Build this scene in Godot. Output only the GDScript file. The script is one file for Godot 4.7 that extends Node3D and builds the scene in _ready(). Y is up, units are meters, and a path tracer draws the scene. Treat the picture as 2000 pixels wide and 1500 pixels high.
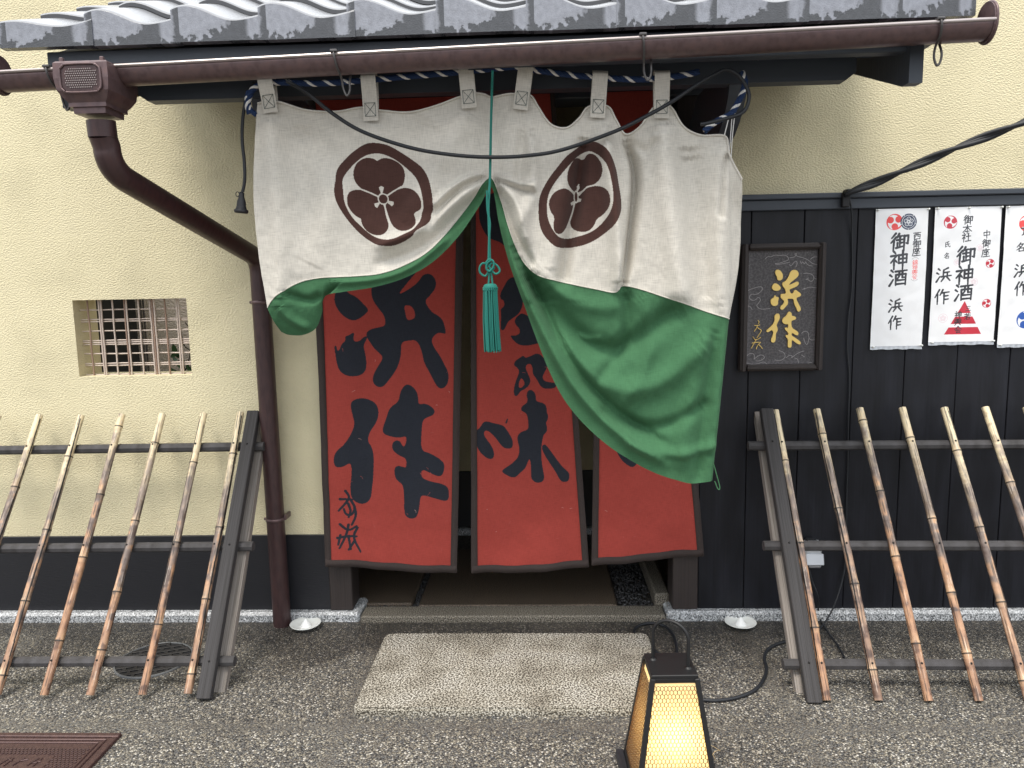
extends Node3D
# A restaurant doorway in a stuccoed street front: tiled eave, split curtains, bamboo fences, paper posters, a lit floor lantern.

const LEFT_END := -6.0
const RIGHT_END := 6.0
var rng := RandomNumberGenerator.new()
var M := {}
var taken := {}

# ---------------------------------------------------------------- helpers
func lin(r: float, g: float, b: float) -> Color:
	return Color(r, g, b).linear_to_srgb()

func numbered(called: String) -> String:
	if not taken.has(called):
		taken[called] = 0
		return called
	taken[called] += 1
	return "%s_%03d" % [called, taken[called]]

func tag(o: Node3D, label := "", category := "", group := "", kind := "") -> Node3D:
	if label: o.set_meta("label", label)
	if category: o.set_meta("category", category)
	if group: o.set_meta("group", group)
	if kind: o.set_meta("kind", kind)
	return o

func thing(called: String, label: String, category: String, at := Vector3.ZERO, group := "") -> Node3D:
	var o := Node3D.new()
	o.name = numbered(called)
	add_child(o)
	o.position = at
	tag(o, label, category, group)
	return o

func part(called: String, shape, m: Material, parent: Node3D, xf := Transform3D.IDENTITY) -> MeshInstance3D:
	var o := MeshInstance3D.new()
	o.name = called if parent != self else numbered(called)
	if shape is SurfaceTool:
		shape.generate_normals()
		o.mesh = shape.commit()
	else:
		o.mesh = shape
	o.material_override = m
	o.transform = xf
	parent.add_child(o, true)
	return o

func begin() -> SurfaceTool:
	var st := SurfaceTool.new()
	st.begin(Mesh.PRIMITIVE_TRIANGLES)
	return st

func face(st: SurfaceTool, pts: Array, out: Vector3, uvs := []) -> void:
	# a flat convex face whose front looks along out
	var flip: bool = (pts[1] - pts[0]).cross(pts[2] - pts[0]).dot(out) > 0.0
	for i in range(1, pts.size() - 1):
		for k in ([0, i + 1, i] if flip else [0, i, i + 1]):
			st.set_smooth_group(-1)
			st.set_uv(uvs[k] if uvs else Vector2(pts[k].x + pts[k].z, pts[k].y))
			st.add_vertex(pts[k])

func box(st: SurfaceTool, lo: Vector3, hi: Vector3, b := 0.003, xf := Transform3D.IDENTITY) -> void:
	var c := (lo + hi) / 2.0
	var h := (hi - lo) / 2.0
	b = minf(b, minf(h.x, minf(h.y, h.z)) * 0.9)
	for a in 3:
		var p := (a + 1) % 3
		var q := (a + 2) % 3
		for s in [-1.0, 1.0]:
			var f := []
			for k in [[-1, -1], [1, -1], [1, 1], [-1, 1]]:
				var v := Vector3.ZERO
				v[a] = s * h[a]
				v[p] = k[0] * (h[p] - b)
				v[q] = k[1] * (h[q] - b)
				f.append(xf * (c + v))
			var n := Vector3.ZERO
			n[a] = s
			face(st, f, xf.basis * n)
			if b > 0.0:
				for t in [-1.0, 1.0]:
					var e := []
					for k in [[0, -1], [0, 1], [1, 1], [1, -1]]:
						var v := Vector3.ZERO
						v[a] = s * (h[a] - (b if k[0] else 0.0))
						v[p] = t * (h[p] - (0.0 if k[0] else b))
						v[q] = k[1] * (h[q] - b)
						e.append(xf * (c + v))
					var n2 := Vector3.ZERO
					n2[a] = s
					n2[p] = t
					face(st, e, xf.basis * n2)
	if b > 0.0:
		for sx in [-1.0, 1.0]:
			for sy in [-1.0, 1.0]:
				for sz in [-1.0, 1.0]:
					var n := Vector3(sx, sy, sz)
					face(st, [xf * (c + n * Vector3(h.x, h.y - b, h.z - b)), xf * (c + n * Vector3(h.x - b, h.y, h.z - b)), xf * (c + n * Vector3(h.x - b, h.y - b, h.z))], xf.basis * n)

func quad_smooth(st: SurfaceTool, a, b, c, d, ua: Vector2, ub: Vector2, uc: Vector2, ud: Vector2) -> void:
	for k in [[a, ua], [b, ub], [c, uc], [a, ua], [c, uc], [d, ud]]:
		st.set_smooth_group(0)
		st.set_uv(k[1])
		st.add_vertex(k[0])

func frames(pts: Array) -> Array:
	# [tangent, side, up] along a path, carried without twist
	var out := []
	var side := Vector3.ZERO
	for i in pts.size():
		var t: Vector3 = (pts[mini(i + 1, pts.size() - 1)] - pts[maxi(i - 1, 0)]).normalized()
		if side == Vector3.ZERO:
			side = t.cross(Vector3.UP if absf(t.y) < 0.9 else Vector3.BACK).normalized()
		side = (side - t * side.dot(t)).normalized()
		out.append([t, side, t.cross(side)])
	return out

func tube(st: SurfaceTool, pts: Array, radius, seg := 8, cap := true) -> void:
	var fr := frames(pts)
	var run := 0.0
	var rings := []
	for i in pts.size():
		if i: run += pts[i].distance_to(pts[i - 1])
		var r: float = radius[i] if radius is Array else radius
		var ring := []
		for k in seg + 1:
			var a := TAU * k / seg
			ring.append([pts[i] + (fr[i][1] * cos(a) + fr[i][2] * sin(a)) * r, Vector2(float(k) / seg, run)])
		rings.append(ring)
	for i in pts.size() - 1:
		for k in seg:
			var a = rings[i][k]
			var b = rings[i][k + 1]
			var c = rings[i + 1][k + 1]
			var d = rings[i + 1][k]
			quad_smooth(st, a[0], b[0], c[0], d[0], a[1], b[1], c[1], d[1])
	if cap:
		for e in [0, pts.size() - 1]:
			var f := []
			for k in seg: f.append(rings[e][k][0])
			face(st, f, fr[e][0] * (-1.0 if e == 0 else 1.0))

func curve(pts: Array, per := 8) -> Array:
	# a smooth path through the points
	var out := []
	for i in pts.size() - 1:
		var p0 = pts[maxi(i - 1, 0)]
		var p3 = pts[mini(i + 2, pts.size() - 1)]
		for k in per:
			out.append(pts[i].cubic_interpolate(pts[i + 1], p0, p3, float(k) / per))
	out.append(pts[-1])
	return out

func lathe(st: SurfaceTool, prof: Array, seg := 32, xf := Transform3D.IDENTITY) -> void:
	# profile points (radius, height), from the bottom outside to the top
	for i in prof.size() - 1:
		for k in seg:
			var a0 := TAU * k / seg
			var a1 := TAU * (k + 1) / seg
			var p: Vector2 = prof[i]
			var q: Vector2 = prof[i + 1]
			quad_smooth(st, xf * Vector3(p.x * cos(a0), p.y, p.x * sin(a0)), xf * Vector3(p.x * cos(a1), p.y, p.x * sin(a1)), xf * Vector3(q.x * cos(a1), q.y, q.x * sin(a1)), xf * Vector3(q.x * cos(a0), q.y, q.x * sin(a0)), Vector2(float(k) / seg, float(i)), Vector2(float(k + 1) / seg, float(i)), Vector2(float(k + 1) / seg, float(i + 1)), Vector2(float(k) / seg, float(i + 1)))

func prism(st: SurfaceTool, poly: PackedVector2Array, z0: float, z1: float, xf := Transform3D.IDENTITY) -> void:
	# an outline in x and y, from z0 to z1
	if Geometry2D.is_polygon_clockwise(poly): poly.reverse()
	var tri := Geometry2D.triangulate_polygon(poly)
	for i in range(0, tri.size(), 3):
		var a := poly[tri[i]]
		var b := poly[tri[i + 1]]
		var c := poly[tri[i + 2]]
		for z in [z0, z1]:
			face(st, [xf * Vector3(a.x, a.y, z), xf * Vector3(b.x, b.y, z), xf * Vector3(c.x, c.y, z)], xf.basis * Vector3(0, 0, signf(z - z0 - 1e-6)))
	for i in poly.size():
		var a := poly[i]
		var b := poly[(i + 1) % poly.size()]
		var n := Vector3(b.y - a.y, a.x - b.x, 0)
		if n.length() > 1e-7:
			face(st, [xf * Vector3(a.x, a.y, z0), xf * Vector3(b.x, b.y, z0), xf * Vector3(b.x, b.y, z1), xf * Vector3(a.x, a.y, z1)], xf.basis * n)

func pairs(flat: Array) -> PackedVector2Array:
	var out := PackedVector2Array()
	for i in range(0, flat.size(), 2): out.append(Vector2(flat[i], flat[i + 1]))
	return out

func rounded(p: PackedVector2Array, times := 2, closed := true) -> PackedVector2Array:
	for t in times:
		var q := PackedVector2Array()
		if not closed: q.append(p[0])
		for i in (p.size() if closed else p.size() - 1):
			var a := p[i]
			var b := p[(i + 1) % p.size()]
			q.append(a.lerp(b, 0.25))
			q.append(a.lerp(b, 0.75))
		if not closed: q.append(p[-1])
		p = q
	return p

# ---------------------------------------------------------------- textures
func noise(w: int, h: int, freq: float, octaves := 3, type := FastNoiseLite.TYPE_SIMPLEX_SMOOTH, sd := 1, ret := FastNoiseLite.RETURN_CELL_VALUE) -> PackedByteArray:
	var n := FastNoiseLite.new()
	n.noise_type = type
	n.seed = sd
	n.frequency = freq
	n.fractal_type = FastNoiseLite.FRACTAL_FBM if octaves > 1 else FastNoiseLite.FRACTAL_NONE
	n.fractal_octaves = octaves
	n.cellular_return_type = ret
	var im := n.get_seamless_image(w, h)
	im.convert(Image.FORMAT_L8)
	return im.get_data()

func stretched(w: int, h: int, w0: int, h0: int, freq: float, octaves := 3, sd := 1) -> PackedByteArray:
	# noise drawn out along one axis
	var im := Image.create_from_data(w0, h0, false, Image.FORMAT_L8, noise(w0, h0, freq, octaves, FastNoiseLite.TYPE_SIMPLEX_SMOOTH, sd))
	im.resize(w, h, Image.INTERPOLATE_CUBIC)
	return im.get_data()

func grey(w: int, h: int, data: PackedByteArray) -> ImageTexture:
	return ImageTexture.create_from_image(Image.create_from_data(w, h, false, Image.FORMAT_L8, data))

func ramp(stops: Array) -> Array:
	# 256 sRGB colours from [place, Color] stops
	var out := []
	for i in 256:
		var t := i / 255.0
		var k := 0
		while k < stops.size() - 2 and t > stops[k + 1][0]: k += 1
		var f := clampf((t - stops[k][0]) / maxf(stops[k + 1][0] - stops[k][0], 1e-5), 0.0, 1.0)
		out.append((stops[k][1] as Color).lerp(stops[k + 1][1], f))
	return out

func colored(w: int, h: int, a: PackedByteArray, stops: Array, b := PackedByteArray(), amount := 0.0) -> ImageTexture:
	# a through a ramp, times b, which darkens by up to amount
	var lut := ramp(stops)
	var px := PackedByteArray()
	px.resize(w * h * 3)
	var n := b.size()
	for i in w * h:
		var c: Color = lut[a[i]]
		var f := 255.0
		if n: f *= 1.0 - amount * (1.0 - b[i] / 255.0)
		px[i * 3] = int(c.r * f)
		px[i * 3 + 1] = int(c.g * f)
		px[i * 3 + 2] = int(c.b * f)
	return ImageTexture.create_from_image(Image.create_from_data(w, h, false, Image.FORMAT_RGB8, px))

func mat(c: Color, rough := 0.7, metal := 0.0, spec := 0.5) -> StandardMaterial3D:
	var m := StandardMaterial3D.new()
	m.albedo_color = c
	m.roughness = rough
	m.metallic = metal
	m.metallic_specular = spec
	return m

func wrapped(m: StandardMaterial3D, scale, world := false) -> StandardMaterial3D:
	m.uv1_triplanar = true
	m.uv1_world_triplanar = world
	m.uv1_scale = scale if scale is Vector3 else Vector3.ONE * scale
	m.uv1_triplanar_sharpness = 8.0
	return m

func relief(m: StandardMaterial3D, t: Texture2D, cm: float) -> StandardMaterial3D:
	m.heightmap_enabled = true
	m.heightmap_texture = t
	m.heightmap_scale = cm
	return m

func over(m: StandardMaterial3D, t: Texture2D, scale, world := false) -> StandardMaterial3D:
	# a second pattern multiplied on top
	m.detail_enabled = true
	m.detail_albedo = t
	m.detail_blend_mode = BaseMaterial3D.BLEND_MODE_MUL
	m.detail_uv_layer = BaseMaterial3D.DETAIL_UV_2
	m.uv2_triplanar = true
	m.uv2_world_triplanar = world
	m.uv2_scale = scale if scale is Vector3 else Vector3.ONE * scale
	m.uv2_triplanar_sharpness = 8.0
	return m

# a printed sheet: a picture laid out in metres on a flat rectangle
class Sheet:
	var im: Image
	var lo: Vector2
	var hi: Vector2
	var ppm: float
	func _init(lo_: Vector2, hi_: Vector2, ppm_: float, c: Color) -> void:
		lo = lo_
		hi = hi_
		ppm = ppm_
		im = Image.create_empty(int((hi.x - lo.x) * ppm), int((hi.y - lo.y) * ppm), false, Image.FORMAT_RGB8)
		im.fill(c)
	func fill(p: PackedVector2Array, c: Color) -> void:
		var q := PackedVector2Array()
		var top := 1e9
		var low := -1e9
		for v in p:
			var w := Vector2((v.x - lo.x) * ppm, (hi.y - v.y) * ppm)
			q.append(w)
			top = minf(top, w.y)
			low = maxf(low, w.y)
		for y in range(maxi(0, int(top)), mini(im.get_height() - 1, int(low) + 1) + 1):
			var yc := y + 0.5
			var xs := []
			for i in q.size():
				var a := q[i]
				var b := q[(i + 1) % q.size()]
				if (a.y <= yc) != (b.y <= yc):
					xs.append(a.x + (yc - a.y) / (b.y - a.y) * (b.x - a.x))
			xs.sort()
			for k in range(0, xs.size() - 1, 2):
				var x0 := int(round(xs[k]))
				var x1 := int(round(xs[k + 1]))
				if x1 > x0: im.fill_rect(Rect2i(x0, y, x1 - x0, 1), c)
	func disc(at: Vector2, r: float, c: Color, sx := 1.0) -> void:
		var p := PackedVector2Array()
		for k in 28: p.append(at + Vector2(cos(TAU * k / 28.0) * sx, sin(TAU * k / 28.0)) * r)
		fill(p, c)
	func line(pts: PackedVector2Array, w: float, c: Color, taper := 0.0) -> void:
		for i in pts.size() - 1:
			var a := pts[i]
			var b := pts[i + 1]
			var n := (b - a).orthogonal().normalized()
			var w0 := w * (1.0 - taper * i / maxf(1.0, pts.size() - 1)) / 2.0
			var w1 := w * (1.0 - taper * (i + 1) / maxf(1.0, pts.size() - 1)) / 2.0
			fill(PackedVector2Array([a + n * w0, b + n * w1, b - n * w1, a - n * w0]), c)
			disc(a, w0, c)
			disc(b, w1, c)
	func texture() -> ImageTexture:
		return ImageTexture.create_from_image(im)
	func uv(p: Vector3) -> Vector2:
		return Vector2((p.x - lo.x) / (hi.x - lo.x), (hi.y - p.y) / (hi.y - lo.y))

# brush characters: each stroke a run of points on a square of 100, y down
const BRUSH := {
	"御": [[28,5,8,28],[30,25,5,52],[20,42,18,95],[45,8,35,28],[38,22,62,20],[34,40,64,38],[50,22,50,75],[52,56,64,54],[38,55,38,78],[32,80,66,74],[70,22,92,20,90,62,82,58],[72,20,71,97]],
	"神": [[22,5,30,15],[8,28,38,25,8,62],[24,48,24,97],[28,50,38,60],[48,25,48,68],[48,26,88,23,87,66],[49,45,87,43],[48,66,87,64],[68,3,68,98]],
	"酒": [[12,10,22,20],[6,35,17,44],[5,92,24,60],[34,18,95,15],[38,36,38,92],[38,36,90,34,89,92],[56,18,55,45,46,58],[72,17,72,52,84,52],[39,66,88,65],[39,86,88,85]],
	"浜": [[14,10,25,20],[6,36,18,44],[5,93,25,60],[75,8,48,20],[48,20,46,60],[48,37,84,34],[72,36,72,60],[34,62,96,58],[52,68,36,92],[70,66,90,90]],
	"作": [[32,5,6,52],[22,35,22,97],[54,6,38,40],[48,26,92,23],[63,26,63,97],[64,48,88,46],[64,70,90,68]],
	"西": [[8,14,92,12],[16,36,17,90],[16,36,86,34,84,88],[38,14,36,50,26,64],[58,13,60,55,76,56],[18,86,84,84]],
	"座": [[50,3,50,14],[16,17,92,15],[17,17,14,60,4,92],[40,28,28,52],[38,38,50,50],[72,26,60,50],[70,38,84,50],[56,25,56,90],[32,66,82,64],[20,92,95,89]],
	"錦": [[24,5,4,36],[24,8,42,28],[14,36,36,34],[8,52,40,50],[24,36,24,86],[12,62,16,76],[36,58,32,74],[4,90,44,84],[70,4,64,14],[54,16,54,48],[54,16,86,15,86,48],[55,31,85,30],[54,48,86,46],[50,62,50,88],[50,62,92,60,91,84,84,82],[70,50,70,98]],
	"輿": [[20,15,10,18,12,55],[12,34,24,33],[12,52,24,50],[80,13,90,16,88,55],[78,32,88,31],[78,50,88,50],[34,12,66,11],[34,12,34,50],[66,11,66,50],[34,24,66,24],[34,37,66,37],[34,50,66,50],[50,12,50,50],[5,62,95,60],[34,68,12,94],[64,66,88,92]],
	"会": [[50,3,30,26,4,46],[50,3,72,26,96,44],[32,40,68,39],[18,58,84,56],[48,58,30,88,76,82],[64,70,82,94]],
	"本": [[8,26,92,24],[50,4,50,98],[48,28,30,55,5,78],[52,28,72,54,96,74],[30,72,70,71]],
	"社": [[22,5,30,15],[8,28,38,25,8,62],[24,48,24,97],[28,50,38,60],[48,42,90,40],[69,10,69,88],[42,90,96,87]],
	"氏": [[70,8,22,22],[24,22,24,88],[24,86,50,74],[25,48,86,44],[52,16,58,50,76,84,92,90,92,74]],
	"名": [[46,4,30,26,10,46],[42,18,74,16,52,46,10,76],[36,36,48,46],[34,60,34,94],[34,60,80,58,79,92],[34,90,80,89]],
	"中": [[16,28,18,66],[16,28,84,25,82,62],[18,62,82,60],[50,4,50,98]],
	"三": [[18,18,82,15],[24,48,76,46],[8,86,92,82]],
	"若": [[8,20,92,18],[34,6,34,32],[66,5,65,32],[10,44,92,41],[50,32,38,62,8,92],[40,62,40,94],[40,62,80,60,79,92],[40,90,80,89]],
	"貴": [[34,8,34,26],[34,8,66,7,66,25],[34,25,66,24],[50,2,50,36],[8,38,92,36],[30,46,30,80],[30,46,70,45,70,80],[31,57,69,57],[31,68,69,68],[30,80,70,79],[38,84,18,96],[62,84,84,96]],
}

func write(s: Sheet, ch: String, at: Vector2, size: float, c: Color, weight := 0.1) -> void:
	# at: the middle of the character
	for stroke in BRUSH[ch]:
		var p := PackedVector2Array()
		for v in pairs(stroke):
			var slant := (v.x - 50.0) * 0.07
			p.append(at + Vector2((v.x - 50.0) / 100.0, (50.0 - v.y + slant) / 100.0) * size)
		s.line(p, size * weight, c, 0.3)

func tomoe(s: Sheet, at: Vector2, r: float, c: Color, ground: Color, turn := 0.0) -> void:
	# three commas chasing round a disc
	for k in 3:
		var a := turn + TAU * k / 3.0
		var q := PackedVector2Array()
		var inner := PackedVector2Array()
		for i in 19:
			var f := i / 18.0
			var w := a - 0.35 + f * 2.35
			q.append(at + Vector2(cos(w), sin(w)) * r)
			inner.append(at + Vector2(cos(w), sin(w)) * r * lerpf(0.62, 0.985, pow(f, 0.75)))
		inner.reverse()
		q.append_array(inner)
		s.fill(q, c)
		s.disc(at + Vector2(cos(a), sin(a)) * r * 0.56, r * 0.40, c)

# ---------------------------------------------------------------- the scene
func _ready() -> void:
	rng.seed = 20240717
	var cam := Camera3D.new()
	cam.name = "camera"
	cam.fov = 54.70
	cam.near = 0.05
	cam.far = 200.0
	add_child(cam)
	cam.transform = Transform3D(Basis(Vector3(0.999141, -0.019555, -0.036530), Vector3(0.014653, 0.991411, -0.129962), Vector3(0.038757, 0.129315, 0.990846)), Vector3(0, 1.55, 3.34))
	cam.current = true
	var sky := ProceduralSkyMaterial.new()
	sky.sky_top_color = Color(0.97, 0.985, 1.0)
	sky.sky_horizon_color = Color(0.59, 0.61, 0.64)
	sky.sky_curve = 0.25
	sky.sky_energy_multiplier = 1.0
	sky.ground_bottom_color = Color(0.35, 0.34, 0.33)
	sky.ground_horizon_color = Color(0.5, 0.5, 0.5)
	sky.sun_angle_max = 2.0
	var env := Environment.new()
	env.background_mode = Environment.BG_SKY
	env.sky = Sky.new()
	env.sky.sky_material = sky
	env.background_energy_multiplier = 1.0
	env.tonemap_mode = Environment.TONE_MAPPER_LINEAR
	env.tonemap_exposure = 2.3
	env.sdfgi_enabled = true
	env.ssao_enabled = true
	env.ssil_enabled = true
	var we := WorldEnvironment.new()
	we.name = "world_environment"
	we.environment = env
	add_child(we)
	var sun := DirectionalLight3D.new()
	sun.name = "sun"
	sun.light_energy = 0.5
	sun.light_color = Color(1.0, 0.975, 0.94)
	sun.light_angular_distance = 22.0
	sun.shadow_enabled = true
	add_child(sun)
	sun.look_at_from_position(Vector3(-0.8, 3.6, 1.5), Vector3.ZERO)
	make_materials()
	ground_and_stones()
	walls()
	vestibule()
	window_lattice()
	roof()
	gutter()
	downpipe()
	fences()
	red_curtains()
	white_curtain()
	rope_and_cables()
	tassel()
	name_board()
	posters()
	lantern()
	small_things()

func make_materials() -> void:
	# stucco: worked with a rough float, lumps drawn out sideways
	var n0 := stretched(1024, 1024, 660, 1024, 0.040, 3, 3)
	M.stucco = relief(wrapped(mat(lin(0.72, 0.65, 0.445), 0.95, 0.0, 0.3), 3.0, true), grey(1024, 1024, n0), 0.30)
	var broad := noise(256, 256, 0.02, 4, FastNoiseLite.TYPE_SIMPLEX_SMOOTH, 8)
	var stain := colored(256, 256, broad, [[0.0, Color(0.93, 0.93, 0.925)], [0.45, Color(0.985, 0.985, 0.98)], [1.0, Color(1, 1, 1)]])
	over(M.stucco, stain, 0.45, true)
	M.grey_stucco = relief(wrapped(mat(lin(0.50, 0.46, 0.44), 0.95, 0.0, 0.3), 1.9, true), grey(1024, 1024, n0), 0.5)
	# exposed aggregate
	var cell := noise(2048, 2048, 0.125, 1, FastNoiseLite.TYPE_CELLULAR, 11)
	var dome := noise(2048, 2048, 0.125, 1, FastNoiseLite.TYPE_CELLULAR, 11, FastNoiseLite.RETURN_DISTANCE)
	var peb := [[0.0, Color(0.27, 0.27, 0.27)], [0.25, Color(0.42, 0.41, 0.40)], [0.45, Color(0.55, 0.52, 0.47)], [0.6, Color(0.45, 0.46, 0.47)], [0.75, Color(0.63, 0.60, 0.54)], [0.88, Color(0.72, 0.69, 0.62)], [0.95, Color(0.90, 0.88, 0.83)], [1.0, Color(1.0, 0.98, 0.94)]]
	var inv := PackedByteArray()
	inv.resize(dome.size())
	for i in dome.size(): inv[i] = 255 - dome[i]
	M.ground = relief(wrapped(mat(Color.WHITE, 0.48, 0.0, 0.5), 0.62, true), grey(2048, 2048, inv), 0.5)
	M.ground.albedo_texture = colored(2048, 2048, cell, peb, inv, 0.66)
	# darker patches: a ragged dark strip along the walls and round the doorstep, on a map 8 m across
	var patch_noise := noise(1024, 1024, 0.012, 5, FastNoiseLite.TYPE_SIMPLEX_SMOOTH, 21)
	var patch_mask := PackedByteArray()
	patch_mask.resize(1024 * 1024)
	for y in 1024:
		var z := y / 128.0 - (8.0 if y > 768 else 0.0)
		for x in 1024:
			var n := patch_noise[y * 1024 + x] / 255.0
			var xx := x / 128.0 - (8.0 if x > 512 else 0.0)
			var edge := 0.26 + 0.55 * (n - 0.5) + 0.26 * exp(-pow((xx + 0.1) / 0.9, 2.0))
			var w := smoothstep(edge + 0.16, edge - 0.12, z)
			patch_mask[y * 1024 + x] = int(255.0 * clampf(0.30 * n + 0.70 * (1.0 - w), 0, 1))
	over(M.ground, colored(1024, 1024, patch_mask, [[0.0, Color(0.58, 0.57, 0.57)], [0.5, Color(0.82, 0.81, 0.80)], [1.0, Color(1, 1, 1)]]), 0.125, true)
	# stone
	var speck := noise(1024, 1024, 0.24, 1, FastNoiseLite.TYPE_CELLULAR, 5)
	M.granite = relief(wrapped(mat(Color.WHITE, 0.45), 0.95, true), grey(1024, 1024, speck), 0.06)
	M.granite.albedo_texture = colored(1024, 1024, speck, [[0.0, Color(0.20, 0.21, 0.22)], [0.22, Color(0.46, 0.47, 0.48)], [0.6, Color(0.66, 0.67, 0.68)], [1.0, Color(0.90, 0.91, 0.92)]])
	var pick := noise(1024, 1024, 0.062, 4, FastNoiseLite.TYPE_SIMPLEX, 6)
	var cream := [[0.0, Color(0.24, 0.22, 0.19)], [0.36, Color(0.36, 0.34, 0.30)], [0.46, Color(0.56, 0.53, 0.48)], [0.54, Color(0.74, 0.72, 0.66)], [0.72, Color(0.84, 0.82, 0.77)], [1.0, Color(0.98, 0.96, 0.91)]]
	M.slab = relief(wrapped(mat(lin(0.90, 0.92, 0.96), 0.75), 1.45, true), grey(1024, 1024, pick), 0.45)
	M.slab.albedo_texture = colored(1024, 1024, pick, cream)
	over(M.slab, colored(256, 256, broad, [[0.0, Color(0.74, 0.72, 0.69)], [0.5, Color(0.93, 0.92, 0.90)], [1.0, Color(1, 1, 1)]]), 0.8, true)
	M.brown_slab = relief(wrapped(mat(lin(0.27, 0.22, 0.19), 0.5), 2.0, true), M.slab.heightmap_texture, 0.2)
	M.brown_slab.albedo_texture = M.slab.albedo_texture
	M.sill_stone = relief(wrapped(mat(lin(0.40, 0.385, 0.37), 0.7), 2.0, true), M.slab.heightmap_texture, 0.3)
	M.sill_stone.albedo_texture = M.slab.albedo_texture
	# wood
	var grain := stretched(256, 1024, 256, 20, 0.09, 4, 31)
	var grain_t := grey(256, 1024, grain)
	var worn := colored(256, 1024, grain, [[0.0, Color(0.62, 0.60, 0.59)], [0.35, Color(0.80, 0.79, 0.78)], [0.65, Color(0.88, 0.87, 0.87)], [1.0, Color(1, 1, 1)]])
	var soft := colored(256, 1024, grain, [[0.0, Color(0.84, 0.84, 0.84)], [1.0, Color(1, 1, 1)]])
	M.dark_wood = relief(wrapped(mat(lin(0.022, 0.023, 0.028), 0.55), Vector3(4, 0.8, 4)), grain_t, 0.05)
	M.dark_wood.albedo_texture = soft
	M.plank = relief(wrapped(mat(lin(0.0150, 0.0162, 0.0235), 0.5, 0.0, 0.4), Vector3(4, 0.6, 4)), grain_t, 0.015)
	M.plank.albedo_texture = soft
	over(M.plank, colored(256, 256, broad, [[0.0, Color(0.6, 0.6, 0.62)], [1.0, Color(1, 1, 1)]]), Vector3(2.0, 0.4, 2.0), true)
	M.beam = relief(wrapped(mat(lin(0.044, 0.053, 0.068), 0.5), Vector3(0.8, 4, 4)), grain_t, 0.04)
	M.post = relief(wrapped(mat(lin(0.035, 0.026, 0.024), 0.6), Vector3(4, 0.8, 4)), grain_t, 0.06)
	M.post.albedo_texture = soft
	M.dado = relief(wrapped(mat(lin(0.0095, 0.010, 0.0135), 0.5), Vector3(0.7, 4, 4)), grey(1024, 1024, n0), 0.04)
	M.grey_wood = relief(wrapped(mat(lin(0.060, 0.058, 0.060), 0.85), Vector3(7, 0.7, 7)), grain_t, 0.09)
	M.grey_wood.albedo_texture = worn
	M.pale_wood = relief(wrapped(mat(lin(0.36, 0.33, 0.30), 0.85), Vector3(6, 0.7, 6)), grain_t, 0.1)
	M.pale_wood.albedo_texture = worn
	M.rail_wood = relief(wrapped(mat(lin(0.078, 0.076, 0.080), 0.8), Vector3(0.7, 6, 6)), grain_t, 0.08)
	M.rail_wood.albedo_texture = worn
	M.reed = mat(lin(0.56, 0.47, 0.41), 0.55)
	M.reed_dark = mat(lin(0.30, 0.20, 0.15), 0.6)
	# tile, metal
	var pits := noise(512, 512, 0.09, 4, FastNoiseLite.TYPE_SIMPLEX, 41)
	M.tile = relief(wrapped(mat(lin(0.20, 0.205, 0.22), 0.24, 0.0, 0.7), 5.0), grey(512, 512, pits), 0.02)
	M.tile_edge = mat(lin(0.05, 0.052, 0.058), 0.4)
	var tarnish := noise(256, 256, 0.03, 5, FastNoiseLite.TYPE_SIMPLEX, 43)
	var brown := colored(256, 256, tarnish, [[0.0, Color(0.80, 0.76, 0.77)], [0.5, Color(0.92, 0.90, 0.91)], [1.0, Color(1.0, 0.94, 0.92)]])
	M.copper = wrapped(mat(lin(0.15, 0.104, 0.104), 0.36, 0.35), 3.0)
	M.copper.albedo_texture = brown
	M.red_pipe = wrapped(mat(lin(0.066, 0.037, 0.037), 0.40, 0.2), Vector3(5, 1.2, 5))
	M.red_pipe.albedo_texture = brown
	M.rim_metal = mat(lin(0.42, 0.37, 0.36), 0.3, 0.6)
	M.wire = mat(lin(0.09, 0.085, 0.085), 0.45, 0.6)
	M.iron = mat(lin(0.012, 0.012, 0.013), 0.5, 0.2)
	M.cover_iron = wrapped(mat(lin(0.10, 0.062, 0.058), 0.42, 0.4), 6.0)
	M.cover_iron.albedo_texture = brown
	M.black = mat(lin(0.012, 0.013, 0.016), 0.55)
	M.cable = mat(lin(0.010, 0.012, 0.016), 0.55)
	M.steel = mat(lin(0.55, 0.57, 0.60), 0.35, 0.7)
	M.nail = mat(lin(0.012, 0.011, 0.011), 0.5, 0.4)
	# cloth
	var warp := stretched(512, 512, 512, 24, 0.35, 3, 51)
	var weft := stretched(512, 512, 24, 512, 0.35, 3, 52)
	var weave := PackedByteArray()
	weave.resize(512 * 512)
	for i in 512 * 512: weave[i] = (warp[i] + weft[i]) / 2
	M.weave = colored(512, 512, weave, [[0.0, Color(0.78, 0.78, 0.78)], [0.35, Color(0.91, 0.91, 0.91)], [0.6, Color(1, 1, 1)], [1.0, Color(1, 1, 1)]])
	M.green = over(cloth(lin(0.056, 0.152, 0.074), 0.3), M.weave, 3.0)
	M.linen = over(cloth(lin(0.65, 0.615, 0.55), 0.25), M.weave, 3.0)
	M.stitch = mat(lin(0.08, 0.12, 0.11), 0.8)
	M.binding = over(cloth(lin(0.060, 0.047, 0.044), 0.2), M.weave, 5.0)
	M.teal = cloth(lin(0.022, 0.165, 0.135), 0.4)
	M.teal.roughness = 0.55
	M.navy = cloth(lin(0.025, 0.045, 0.11), 0.2)
	M.rope_white = cloth(lin(0.75, 0.74, 0.72), 0.2)
	M.china = mat(lin(0.74, 0.76, 0.74), 0.15)
	M.salt = mat(lin(0.82, 0.83, 0.83), 0.8)

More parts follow.
